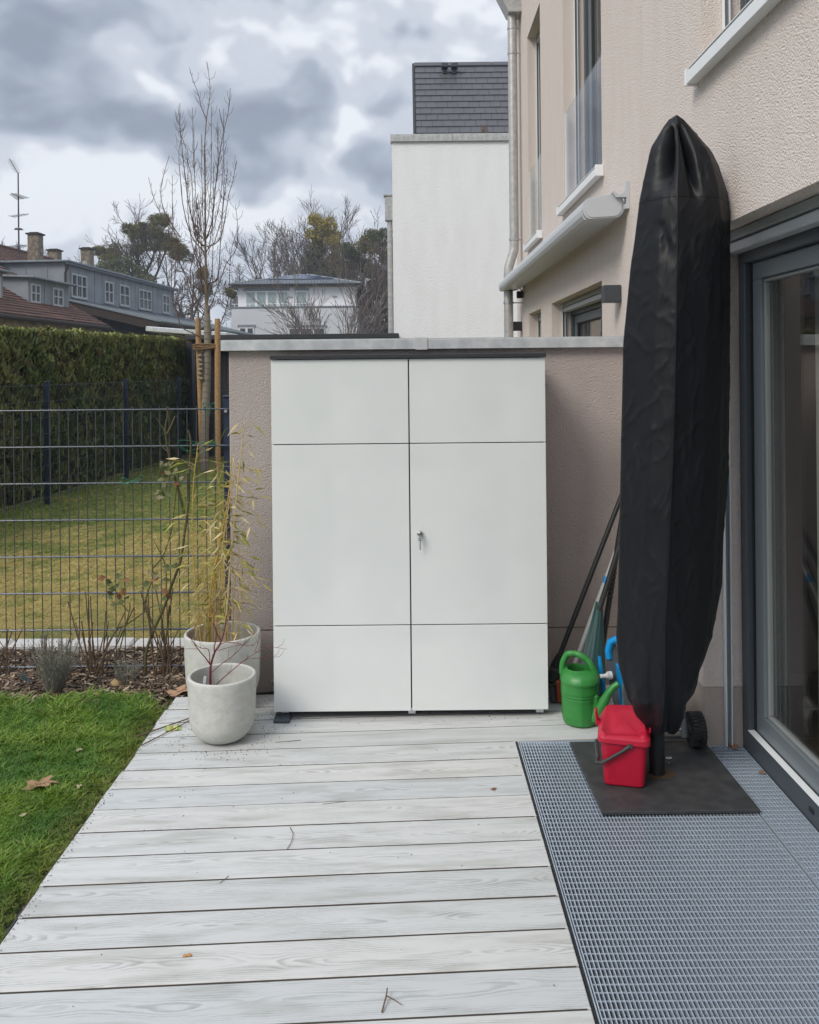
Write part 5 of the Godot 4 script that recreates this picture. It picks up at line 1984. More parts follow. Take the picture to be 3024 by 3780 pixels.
func bin_and_can() -> void:
	var t := thing("compost_bin", "small red lidded kitchen waste bin with a dark bail handle on the steel plate", "bin", P(0.828, 0.0128, 3.455))
	t.rotation.y = -0.24
	t.scale = Vector3(1.05, 1.03, 1.0)
	var b := Bag.new()
	shell(b, [[0.0, 0.02, 0.03, 0.01, 0, 0], [0.0, 0.064, 0.082, 0.015, 0, 0], [0.003, 0.0705, 0.0895, 0.02, 0, 0], [0.010, 0.0725, 0.0915, 0.02, 0, 0], [0.10, 0.0785, 0.104, 0.022, 0, 0], [0.170, 0.0835, 0.114, 0.024, 0, 0], [0.1705, 0.0895, 0.120, 0.026, 0, 0], [0.172, 0.0905, 0.121, 0.026, 0, 0], [0.1855, 0.0915, 0.122, 0.026, 0, 0], [0.186, 0.0865, 0.117, 0.022, 0, 0], [0.02, 0.066, 0.085, 0.018, 0, 0], [0.018, 0.01, 0.01, 0.005, 0, 0]], Vector3.ZERO)
	put(b, "body", M.red_plastic, t)
	# lid: sagging, gathered towards the near edge
	var rows := []
	for r in 25:
		var f := r / 24.0
		var row := PackedVector3Array()
		for q in rounded(0.0925, 0.123, 0.027, 16):
			var s := f
			var x := q.x * s
			var z := -q.y * s
			var back := smoothstep(0.09, -0.12, z)   # 1 at the far edge
			var rise := 0.012 + 0.034 * back
			var y := 0.190 + rise * smoothstep(1.0, 0.84, f)
			x *= 1.0 - 0.17 * back * smoothstep(1.0, 0.84, f)
			y += 0.0075 * cos(x * 74.0) * smoothstep(1.0, 0.86, f) * (1.0 - back) * smoothstep(-0.02, 0.10, z)
			y += 0.0035 * sin(x * 34.0 + 0.7) * smoothstep(0.25, 0.6, f) * smoothstep(1.0, 0.8, f)
			if f > 0.97:
				y = 0.1885 + 0.0035 * cos(x * 74.0) * smoothstep(0.05, 0.1, z)
			row.append(Vector3(x, y, z))
		rows.append(row)
	var skirt := PackedVector3Array()
	var skirt2 := PackedVector3Array()
	for p: Vector3 in rows[24]:
		skirt.append(Vector3(p.x * 1.012, 0.1865, p.z * 1.01))
		skirt2.append(Vector3(p.x * 1.012, 0.170 + 0.003 * sin(p.x * 60.0), p.z * 1.01))
	rows.append(skirt)
	rows.append(skirt2)
	b = Bag.new()
	b.grid(rows, true, true)
	put(b, "lid", M.red_plastic, t)
	b = Bag.new()
	b.box(Vector3(-0.101, 0.208, -0.035), Vector3(0.010, 0.058, 0.045), 0.004, Basis(Vector3.BACK, 0.10))
	b.box(Vector3(-0.096, 0.188, -0.035), Vector3(0.012, 0.02, 0.04), 0.003)
	b.box(Vector3(0.094, 0.205, 0.02), Vector3(0.008, 0.032, 0.05), 0.003, Basis(Vector3.BACK, -0.1))
	put(b, "lid_catch", M.red_plastic, t)
	b = Bag.new()
	var a := Vector3(0.022, 0.167, 0.121)
	var g0 := Vector3(-0.090, 0.088, 0.112)
	var g1 := Vector3(-0.106, 0.090, -0.09)
	var e := Vector3(0.022, 0.167, -0.121)
	b.tube(PackedVector3Array([a, a.lerp(g0, 0.3) + Vector3(0, -0.002, 0.004), a.lerp(g0, 0.9) + Vector3(0, -0.003, 0.004), g0 + Vector3(-0.008, -0.002, -0.012), g0.lerp(g1, 0.3), g0.lerp(g1, 0.7), g1, e.lerp(g1, 0.4), e]), PackedFloat32Array([0.0075, 0.0062, 0.0062, 0.0068, 0.0072, 0.0072, 0.0062, 0.006, 0.0075]), 10)
	var hd := put(b, "handle", M.dark_plastic, t)
	b = Bag.new()
	b.rod(Vector3(0.022, 0.167, 0.110), Vector3(0.022, 0.167, 0.127), 0.0105, 0.009, 14)
	put(b, "pivot", M.dark_plastic, hd)
	b = Bag.new()
	b.rod(Vector3(0.022, 0.167, -0.127), Vector3(0.022, 0.167, -0.110), 0.009, 0.0105, 14)
	put(b, "pivot", M.dark_plastic, hd)

	var w := thing("watering_can", "green plastic watering can standing on the deck boards beside the cabinet", "watering can", P(0.768, 0.0008, 4.045))
	w.rotation.y = -0.12
	b = Bag.new()
	shell(b, [[0.0, 0.03, 0.04, 0.02, 0, 0], [0.0, 0.066, 0.092, 0.07, 0, 0], [0.004, 0.075, 0.101, 0.075, 0, 0], [0.014, 0.0795, 0.1055, 0.078, 0, 0], [0.036, 0.081, 0.107, 0.08, 0, 0], [0.038, 0.0830, 0.109, 0.08, 0, 0], [0.0405, 0.0815, 0.1075, 0.08, 0, 0], [0.117, 0.083, 0.109, 0.08, 0, 0], [0.119, 0.0855, 0.1115, 0.08, 0, 0], [0.1215, 0.0835, 0.109, 0.08, 0, 0], [0.131, 0.0835, 0.109, 0.08, 0, 0], [0.133, 0.086, 0.112, 0.08, 0, 0], [0.1355, 0.084, 0.11, 0.08, 0, 0], [0.146, 0.084, 0.11, 0.08, 0, 0], [0.148, 0.0865, 0.1125, 0.08, 0, 0], [0.1505, 0.0845, 0.11, 0.08, 0, 0], [0.186, 0.085, 0.111, 0.08, 0, 0], [0.188, 0.0885, 0.1145, 0.084, 0, 0], [0.198, 0.0885, 0.1145, 0.084, 0, 0], [0.200, 0.086, 0.112, 0.08, 0, 0], [0.214, 0.0835, 0.109, 0.08, 0, 0], [0.226, 0.074, 0.098, 0.07, 0, 0.0], [0.234, 0.062, 0.080, 0.06, -0.006, 0.004], [0.237, 0.050, 0.062, 0.05, -0.012, 0.006], [0.243, 0.047, 0.056, 0.045, -0.014, 0.006], [0.243, 0.043, 0.052, 0.042, -0.014, 0.006], [0.225, 0.042, 0.050, 0.04, -0.014, 0.006], [0.12, 0.07, 0.09, 0.06, 0, 0], [0.02, 0.07, 0.09, 0.06, 0, 0]], Vector3.ZERO)
	put(b, "body", M.green_plastic, w)
	b = Bag.new()
	var curve := Curve3D.new()
	for q: Array in [[-0.078, 0.205, -0.02, 0, 0.03], [-0.066, 0.278, -0.012, 0.012, 0.022], [-0.03, 0.304, 0.0, 0.022, 0.0], [0.022, 0.288, 0.012, 0.02, -0.014], [0.056, 0.246, 0.02, 0.012, -0.025], [0.070, 0.196, 0.022, 0.0, -0.02]]:
		curve.add_point(Vector3(q[0], q[1], q[2]), Vector3(-q[3], -q[4], 0), Vector3(q[3], q[4], 0))
	curve.bake_interval = 0.008
	var pts := curve.get_baked_points()
	var rr := PackedFloat32Array()
	for j in pts.size():
		rr.append(0.0145 + 0.004 * smoothstep(0.7, 1.0, float(j) / pts.size()))
	b.tube(pts, rr, 14)
	put(b, "handle", M.green_plastic, w)
	b = Bag.new()
	b.tube(PackedVector3Array([Vector3(0.050, 0.030, 0.075), Vector3(0.076, 0.070, 0.080), Vector3(0.098, 0.112, 0.080), Vector3(0.122, 0.156, 0.078), Vector3(0.146, 0.184, 0.076), Vector3(0.166, 0.196, 0.075), Vector3(0.1675, 0.197, 0.075), Vector3(0.160, 0.192, 0.075), Vector3(0.143, 0.181, 0.075)]), PackedFloat32Array([0.020, 0.028, 0.024, 0.0165, 0.0145, 0.0165, 0.0125, 0.0115, 0.001]), 16)
	b.box(Vector3(0.058, 0.092, 0.074), Vector3(0.042, 0.120, 0.032), 0.012, Basis(Vector3.UP, -0.75))
	put(b, "spout", M.green_plastic, w)


func tools() -> void:
	var t := thing("grass_trimmer", "long black shafted grass trimmer with orange guard leaning in the corner by the cabinet", "trimmer", P(0.70, 0.0, 4.29))
	var o := P(0.70, 0.0, 4.29)
	var b := Bag.new()
	b.rod(P(0.714, 0.198, 4.302) - o, P(1.225, 1.365, 4.455) - o, 0.0125, 0.0125, 12)
	put(b, "shaft", M.black_steel, t)
	b = Bag.new()
	b.tube(PackedVector3Array([P(0.722, 0.215, 4.305) - o, P(0.706, 0.175, 4.30) - o, P(0.694, 0.145, 4.295) - o, P(0.690, 0.11, 4.29) - o]), PackedFloat32Array([0.016, 0.026, 0.03, 0.028]), 12)
	b.box(P(0.684, 0.130, 4.27) - o, Vector3(0.055, 0.075, 0.055), 0.012, Basis(Vector3.BACK, -0.35))
	b.box(P(0.672, 0.088, 4.268) - o, Vector3(0.06, 0.02, 0.06), 0.006, Basis(Vector3.BACK, 0.2))
	put(b, "motor_housing", M.rubber, t)
	b = Bag.new()
	b.box(P(0.678, 0.042, 4.265) - o, Vector3(0.03, 0.078, 0.06), 0.008, Basis(Vector3.BACK, 0.12))
	put(b, "cutting_head", M.dark_plastic, t)
	b = Bag.new()
	b.box(P(0.706, 0.058, 4.268) - o, Vector3(0.026, 0.108, 0.07), 0.007, Basis(Vector3.BACK, 0.10))
	put(b, "guard", M.orange_plastic, t)
	t = thing("broom", "pale handled broom with a red socket leaning behind the watering can", "broom", P(0.77, 0.0, 4.29))
	o = P(0.77, 0.0, 4.29)
	b = Bag.new()
	b.rod(P(0.782, 0.145, 4.293) - o, P(1.228, 1.19, 4.46) - o, 0.0125, 0.0125, 12)
	put(b, "handle", M.tool_white, t)
	b = Bag.new()
	b.rod(P(0.788, 0.160, 4.296) - o, P(0.762, 0.098, 4.288) - o, 0.019, 0.022, 12)
	b.box(P(0.757, 0.085, 4.288) - o, Vector3(0.05, 0.03, 0.22), 0.008)
	put(b, "red_head", M.red_plastic, t)
	b = Bag.new()
	b.box(P(0.757, 0.035, 4.288) - o, Vector3(0.045, 0.068, 0.215), 0.006)
	put(b, "bristles", M.dark_plastic, t)
	b = Bag.new()
	b.rod(P(0.955, 0.550, 4.358) - o, P(0.968, 0.581, 4.363) - o, 0.0130, 0.0130, 12)
	put(b, "grip_label", M.blue_plastic, t)
	t = thing("leaf_shovel", "dark teal plastic scoop leaning behind the watering can", "shovel", P(0.87, 0.0, 4.2))
	o = P(0.87, 0.0, 4.2)
	b = Bag.new()
	var rows := []
	for r in 13:
		var f := r / 12.0
		var row := PackedVector3Array()
		var c := Vector2(0.842, 0.02).lerp(Vector2(0.915, 0.475), f)
		var hw := lerpf(0.075, 0.016, pow(f, 1.3))
		for k in 13:
			var s := k / 6.0 - 1.0
			row.append(P(c.x + s * hw * 0.97, c.y - s * hw * 0.25, 4.16 + 0.11 * f + 0.022 * s * s + 0.004 * cos(s * 14.0)) - o)
		rows.append(row)
	b.grid(rows)
	var back := []
	for row: PackedVector3Array in rows:
		var q := PackedVector3Array()
		for p in row:
			q.append(p - Vector3(0, 0, 0.004))
		back.append(q)
	b.grid(back, false, true)
	put(b, "scoop", M.teal_plastic, t)
	b = Bag.new()
	b.rod(P(0.909, 0.44, 4.272) - o, P(1.222, 1.26, 4.44) - o, 0.013, 0.013, 10)
	put(b, "shaft", M.rubber, t)
	t = thing("black_rod", "thin black tool shaft with ribbed grip leaning between the scoop and the parasol cover", "tool", P(0.90, 0.0, 4.26))
	o = P(0.90, 0.0, 4.26)
	b = Bag.new()
	b.rod(P(0.872, 0.0, 4.24) - o, P(1.16, 1.36, 4.50) - o, 0.014, 0.012, 10)
	put(b, "shaft", M.rubber, t)
	for k in 6:
		b = Bag.new()
		var p := P(0.872, 0.0, 4.24).lerp(P(1.16, 1.36, 4.50), 0.36 + 0.016 * k) - o
		b.rod(p, p + Vector3(0.0015, 0.008, -0.001), 0.0165, 0.0165, 10)
		put(b, "grip_rib", M.dark_plastic, t)
	# hose cart
	t = thing("hose_cart", "grey and bright blue garden hose cart half hidden behind the black cover", "hose cart", P(1.03, 0.0, 3.86))
	o = P(1.03, 0.0, 3.86)
	var plate := PackedVector2Array([Vector2(0.912, 0.055), Vector2(0.955, 0.060), Vector2(0.944, 0.15), Vector2(0.935, 0.235), Vector2(0.925, 0.33), Vector2(0.912, 0.362), Vector2(0.893, 0.352), Vector2(0.884, 0.315), Vector2(0.879, 0.262), Vector2(0.884, 0.205), Vector2(0.897, 0.135)])
	for d: float in [4.06, 3.70]:
		b = Bag.new()
		b.extrude(plate, Transform3D(Basis(Vector3.UP, 0.0), P(0.018 if d > 3.9 else 0.0, -0.008, d) - o), 0.022)
		put(b, "side_frame", M.grey_plastic, t)
	b = Bag.new()
	b.extrude(PackedVector2Array([Vector2(0.925, 0.07), Vector2(0.944, 0.098), Vector2(0.946, 0.15), Vector2(0.931, 0.20), Vector2(0.918, 0.262), Vector2(0.906, 0.258), Vector2(0.910, 0.20), Vector2(0.916, 0.14)]), Transform3D(Basis.IDENTITY, P(0.026, 0, 4.04) - o), 0.05)
	put(b, "blue_brace", M.blue_plastic, t)
	b = Bag.new()
	b.tube(PackedVector3Array([P(0.905, 0.282, 4.045) - o, P(0.901, 0.318, 4.045) - o, P(0.911, 0.358, 4.040) - o, P(0.935, 0.376, 4.025) - o, P(0.966, 0.368, 3.985) - o, P(0.965, 0.36, 3.86) - o]), PackedFloat32Array([0.015, 0.017, 0.0175, 0.0175, 0.017, 0.015]), 12)
	put(b, "blue_handle", M.blue_plastic, t)
	b = Bag.new()
	b.tube(PackedVector3Array([P(0.873, 0.272, 4.105) - o, P(0.876, 0.211, 4.095) - o, P(0.886, 0.149, 4.085) - o, P(0.886, 0.078, 4.085) - o]), PackedFloat32Array([0.008, 0.011, 0.011, 0.009]), 10)
	put(b, "blue_crank", M.blue_plastic, t)
	b = Bag.new()
	b.rod(P(0.863, 0.212, 4.010) - o, P(0.881, 0.214, 4.010) - o, 0.0085, 0.0095, 12)
	b.rod(P(0.881, 0.214, 4.010) - o, P(0.891, 0.215, 4.010) - o, 0.012, 0.017, 14)
	b.rod(P(0.891, 0.215, 4.010) - o, P(0.907, 0.216, 4.013) - o, 0.0185, 0.0185, 14)
	b.rod(P(0.854, 0.211, 4.010) - o, P(0.863, 0.212, 4.010) - o, 0.0105, 0.0105, 12)
	put(b, "tap_connector", M.pale_plastic, t)
	b = Bag.new()
	b.rod(P(1.06, 0.17, 3.945) - o, P(1.06, 0.17, 3.74) - o, 0.10, 0.10, 24)
	put(b, "hose_drum", M.rubber, t)
	b = Bag.new()
	b.rod(P(0.90, 0.086, 3.72) - o, P(1.245 - 0.02, 0.086, 3.72) - o, 0.008, 0.008, 10)
	put(b, "axle", M.steel, t)
	b = Bag.new()
	b.tube(PackedVector3Array([P(1.10, 0.30, 3.80) - o, P(1.128, 0.20, 3.76) - o, P(1.145, 0.12, 3.73) - o, P(1.148, 0.055, 3.715) - o]), PackedFloat32Array([0.014, 0.017, 0.02, 0.016]), 10)
	put(b, "wheel_arm", M.grey_plastic, t)
	for x: float in [1.195, 0.86]:
		b = Bag.new()
		b.rod(P(x - 0.027, 0.0865, 3.72) - o, P(x + 0.027, 0.0865, 3.72) - o, 0.066, 0.066, 28)
		var wh := put(b, "wheel", M.rubber, t)
		b = Bag.new()
		for k in 30:
			var a := TAU * k / 30.0
			for s: float in [-1.0, 1.0]:
				var aa := a + (0.5 if s > 0 else 0.0) * TAU / 30.0
				b.box(P(x + s * 0.0145, 0.0865 + sin(aa) * 0.0675, 3.72 + cos(aa) * 0.0675) - o, Vector3(0.025, 0.008, 0.0095), 0.0015, Basis(Vector3.RIGHT, aa - PI / 2 if true else 0.0))
		put(b, "tyre_tread", M.rubber, wh).set_meta("kind", "stuff")
		b = Bag.new()
		b.rod(P(x - 0.034, 0.0865, 3.72) - o, P(x + 0.030, 0.0865, 3.72) - o, 0.02, 0.02, 14)
		put(b, "hub", M.dark_plastic, wh)


func bent(b: Bag, pts: Array, d: float, r0: float, r1: float, sway := 0.05, sides := 6) -> PackedVector3Array:   # a stem through [x, y] points about depth d
	var curve := Curve3D.new()
	var z := R(-sway, sway)
	for j in pts.size():
		var f := float(j) / (pts.size() - 1)
		var ta := Vector3.ZERO
		if j > 0 and j < pts.size() - 1:
			ta = Vector3(pts[j + 1][0] - pts[j - 1][0], pts[j + 1][1] - pts[j - 1][1], 0) * 0.16
		curve.add_point(P(pts[j][0], pts[j][1], d + z * f), -ta, ta)
	curve.bake_interval = 0.012
	var p := curve.get_baked_points()
	var rr := PackedFloat32Array()
	for j in p.size():
		rr.append(lerpf(r0, r1, float(j) / maxi(p.size() - 1, 1)))
	b.tube(p, rr, sides)
	return p


func pots() -> void:
	for q: Array in [[-0.840, 3.885, 0.149, 0.283, "smaller pale concrete planter with round bottom holding the red twigged sapling"], [-0.922, 4.285, 0.183, 0.352, "larger pale concrete planter holding the yellow bamboo by the wall end"]]:
		var t := thing("concrete_planter", q[4], "planter", P(q[0], 0.0006, q[1]), "concrete planters on the deck")
		var rad: float = q[2]
		var hi: float = q[3]
		var prof := PackedVector2Array([Vector2(0.0, 0.0), Vector2(rad * 0.36, 0.0), Vector2(rad * 0.42, 0.002)])
		for k in 13:
			var a := PI / 2 * (k + 1) / 13.0
			prof.append(Vector2(rad * (0.42 + 0.545 * sin(a)), hi * 0.40 * (1.0 - cos(a)) + 0.002))
		prof.append_array([Vector2(rad * 0.985, hi * 0.6), Vector2(rad, hi * 0.93), Vector2(rad, hi * 0.975), Vector2(rad - 0.003, hi - 0.002), Vector2(rad - 0.007, hi), Vector2(rad - 0.013, hi - 0.001), Vector2(rad - 0.016, hi - 0.006), Vector2(rad - 0.017, hi * 0.9), Vector2(rad - 0.02, hi * 0.5), Vector2(rad - 0.06, hi * 0.2), Vector2(0.0, hi * 0.15)])
		var b := Bag.new()
		b.lathe(prof, Vector3.ZERO, 56)
		put(b, "pot", M.concrete, t)
		b = Bag.new()
		b.lathe(PackedVector2Array([Vector2(rad - 0.019, hi * 0.585), Vector2(rad * 0.6, hi * 0.60), Vector2(rad * 0.2, hi * 0.615), Vector2(0.0, hi * 0.61)]), Vector3.ZERO, 32)
		put(b, "potting_soil", M.soil, t)
	# bamboo
	var bt := thing("bamboo", "sparse yellow bamboo with withered leaves in the larger planter", "bamboo", P(-0.93, 0.2, 4.28))
	bt.position = Vector3.ZERO
	var canes := [
		[[[-0.908, 0.2], [-0.903, 0.375], [-0.884, 0.622], [-0.866, 0.814], [-0.848, 0.979], [-0.826, 1.171], [-0.812, 1.281], [-0.799, 1.374]], 0.0056, true],
		[[[-0.990, 0.2], [-0.991, 0.375], [-0.972, 0.595], [-0.943, 0.732], [-0.92, 0.853], [-0.894, 0.979], [-0.879, 1.117], [-0.873, 1.205]], 0.0046, false],
		[[[-1.02, 0.2], [-1.032, 0.376], [-1.049, 0.568], [-1.062, 0.734], [-1.063, 0.954], [-1.052, 1.118], [-1.032, 1.267]], 0.0036, false],
		[[[-0.982, 0.2], [-0.983, 0.375], [-0.955, 0.65], [-0.938, 0.76], [-0.909, 0.897], [-0.885, 1.062]], 0.0042, false],
		[[[-0.94, 0.2], [-0.936, 0.375], [-0.917, 0.633], [-0.899, 0.787], [-0.895, 0.952]], 0.003, false],
		[[[-0.85, 0.2], [-0.842, 0.374], [-0.832, 0.621], [-0.822, 0.814], [-0.804, 0.979]], 0.0024, true],
		[[[-0.95, 0.2], [-0.955, 0.35], [-0.93, 0.55], [-0.90, 0.63]], 0.0025, true],
		[[[-0.90, 0.2], [-0.895, 0.35], [-0.88, 0.5], [-0.865, 0.61]], 0.0025, true],
		[[[-0.87, 0.2], [-0.86, 0.4], [-0.83, 0.55], [-0.79, 0.62]], 0.002, true],
		[[[-1.0, 0.2], [-1.01, 0.33], [-1.03, 0.45]], 0.002, false],
		[[[-0.97, 0.2], [-0.968, 0.4], [-0.945, 0.7], [-0.93, 0.95], [-0.945, 1.12]], 0.0036, false],
		[[[-0.955, 0.2], [-0.945, 0.4], [-0.925, 0.7], [-0.88, 1.0], [-0.85, 1.18]], 0.0034, true],
		[[[-1.005, 0.2], [-1.012, 0.45], [-1.005, 0.75], [-1.01, 0.98]], 0.003, false],
		[[[-0.88, 0.2], [-0.872, 0.4], [-0.858, 0.62], [-0.835, 0.8]], 0.0028, true],
	]
	var foliage := Bag.new()
	foliage.coloured = true
	var fray := Bag.new()
	for k in canes.size():
		var b := Bag.new()
		var p := bent(b, canes[k][0], 4.28, canes[k][1] * 1.15, canes[k][1] * 0.5, 0.05, 8)
		put(b, "cane", M.bamboo_pale if canes[k][2] else M.bamboo_cane, bt)
		b = Bag.new()
		for j in range(10, p.size() - 2, 11):
			var t := (p[j + 1] - p[j]).normalized()
			var rad: float = canes[k][1] * lerpf(1.25, 0.6, float(j) / p.size())
			b.rod(p[j] - t * 0.002, p[j] + t * 0.002, rad, rad, 8)
		put(b, "node", M.bamboo_pale, bt)
		var high: float = p[p.size() - 1].y
		var leaves := int(clampf((high - 0.3) * 38.0, 6, 38))
		for j in leaves:
			var f := pow(R(0.12, 1.0), 0.75)
			var at := p[int(f * (p.size() - 1))]
			var ang := R(0, TAU)
			var twig := Vector3(cos(ang) * 1.2, R(0.2, 1.0), sin(ang) * 0.7).normalized() * R(0.02, 0.105)
			fray.tube(PackedVector3Array([at, at + twig * 0.6 + Vector3(0, 0.006, 0), at + twig]), PackedFloat32Array([0.0012, 0.001, 0.0008]), 3, false)
			var dir := Vector3(cos(ang + R(-0.8, 0.8)), R(-1.1, 0.25), sin(ang) * 0.8).normalized()
			var dry := rng.randf()
			var c := Color(0.47, 0.38, 0.12)
			if dry < 0.62 * f and k != 5:
				c = Color(0.26, 0.265, 0.045)
			elif dry > 0.75:
				c = Color(0.62, 0.52, 0.30)
			var v := R(0.75, 1.15)
			foliage.col = Color(c.r * v, c.g * v, c.b * v)
			foliage.leaf(at + twig, dir, dir.cross(Vector3(R(-1, 1), R(-1, 1), R(-1, 1))).normalized(), R(0.050, 0.100), R(0.009, 0.015), R(0.0, 0.2))
	for k in 46:
		var p0 := P(-0.93 + R(-0.12, 0.12), R(0.22, 0.30), 4.28 + R(-0.1, 0.1))
		var hgt := R(0.10, 0.42)
		fray.tube(PackedVector3Array([p0, p0 + Vector3(R(-0.03, 0.03), hgt * 0.6, R(-0.02, 0.02)), p0 + Vector3(R(-0.07, 0.07), hgt, R(-0.04, 0.04)), p0 + Vector3(R(-0.11, 0.11), hgt - R(0.0, 0.05), R(-0.05, 0.05))]), PackedFloat32Array([0.0014, 0.0013, 0.0011, 0.0008]), 3, false)
	put(fray, "side_twigs", M.bamboo_pale, bt).set_meta("kind", "stuff")
	put(foliage, "leaves", M.leafy, bt).set_meta("kind", "stuff")
	# red maple sapling
	var mt := thing("red_sapling", "leafless dark red twigged sapling in the smaller planter", "sapling", P(-0.888, 0.17, 3.87))
	mt.position = Vector3.ZERO
	var boughs := [
		[[[-0.888, 0.16], [-0.888, 0.298], [-0.885, 0.333], [-0.87, 0.381], [-0.854, 0.405], [-0.84, 0.436], [-0.829, 0.487], [-0.824, 0.532]], 0.0070],
		[[[-0.887, 0.331], [-0.909, 0.364], [-0.937, 0.399], [-0.965, 0.442], [-0.991, 0.482]], 0.0030],
		[[[-0.868, 0.384], [-0.868, 0.412], [-0.861, 0.436], [-0.857, 0.487], [-0.874, 0.515], [-0.897, 0.553]], 0.0028],
		[[[-0.847, 0.415], [-0.819, 0.431], [-0.768, 0.431], [-0.716, 0.421], [-0.682, 0.434]], 0.0022],
		[[[-0.875, 0.20], [-0.859, 0.246], [-0.758, 0.335], [-0.692, 0.384], [-0.651, 0.406], [-0.606, 0.44]], 0.0026],
		[[[-0.883, 0.295], [-0.834, 0.336], [-0.785, 0.37], [-0.723, 0.434], [-0.688, 0.469]], 0.0020],
		[[[-0.854, 0.391], [-0.82, 0.401], [-0.751, 0.418]], 0.0014],
		[[[-0.889, 0.333], [-0.895, 0.395], [-0.93, 0.402], [-0.967, 0.43], [-0.97, 0.457]], 0.0022],
		[[[-0.758, 0.335], [-0.717, 0.352], [-0.658, 0.355], [-0.585, 0.358]], 0.0014],
		[[[-0.84, 0.436], [-0.857, 0.47], [-0.87, 0.529], [-0.85, 0.58]], 0.0024],
		[[[-0.692, 0.384], [-0.676, 0.43], [-0.670, 0.478]], 0.0014],
		[[[-0.651, 0.406], [-0.60, 0.408], [-0.545, 0.405]], 0.0009],
		[[[-0.937, 0.399], [-0.985, 0.405], [-1.01, 0.40]], 0.0012],
	]
	for q: Array in boughs:
		var b := Bag.new()
		var p := bent(b, q[0], 3.865, q[1], maxf(q[1] * 0.30, 0.0007), 0.05, 7)
		for j in range(5, p.size(), 3):
			if rng.randf() < 0.5:
				var t := (p[mini(j + 1, p.size() - 1)] - p[j - 1]).normalized()
				var out := (t + Vector3(R(-1, 1), R(-0.2, 1.2), R(-0.6, 0.6)) * 0.9).normalized()
				var l := R(0.02, 0.06)
				b.tube(PackedVector3Array([p[j], p[j] + out * l * 0.6, p[j] + (out + Vector3.UP * 0.4).normalized() * l]), PackedFloat32Array([0.0009, 0.0008, 0.0006]), 3, false)
		put(b, "bough", M.maple_red, mt)
	var tag_ := thing("plant_label", "pale plastic plant label stuck in the smaller planter beside the sapling", "label", P(-0.913, 0.16, 3.84))
	var b := Bag.new()
	b.box(Vector3(0, 0.065, 0), Vector3(0.012, 0.13, 0.001), 0.0, Basis(Vector3.BACK, -0.14))
	put(b, "strip", M.pale_plastic, tag_)


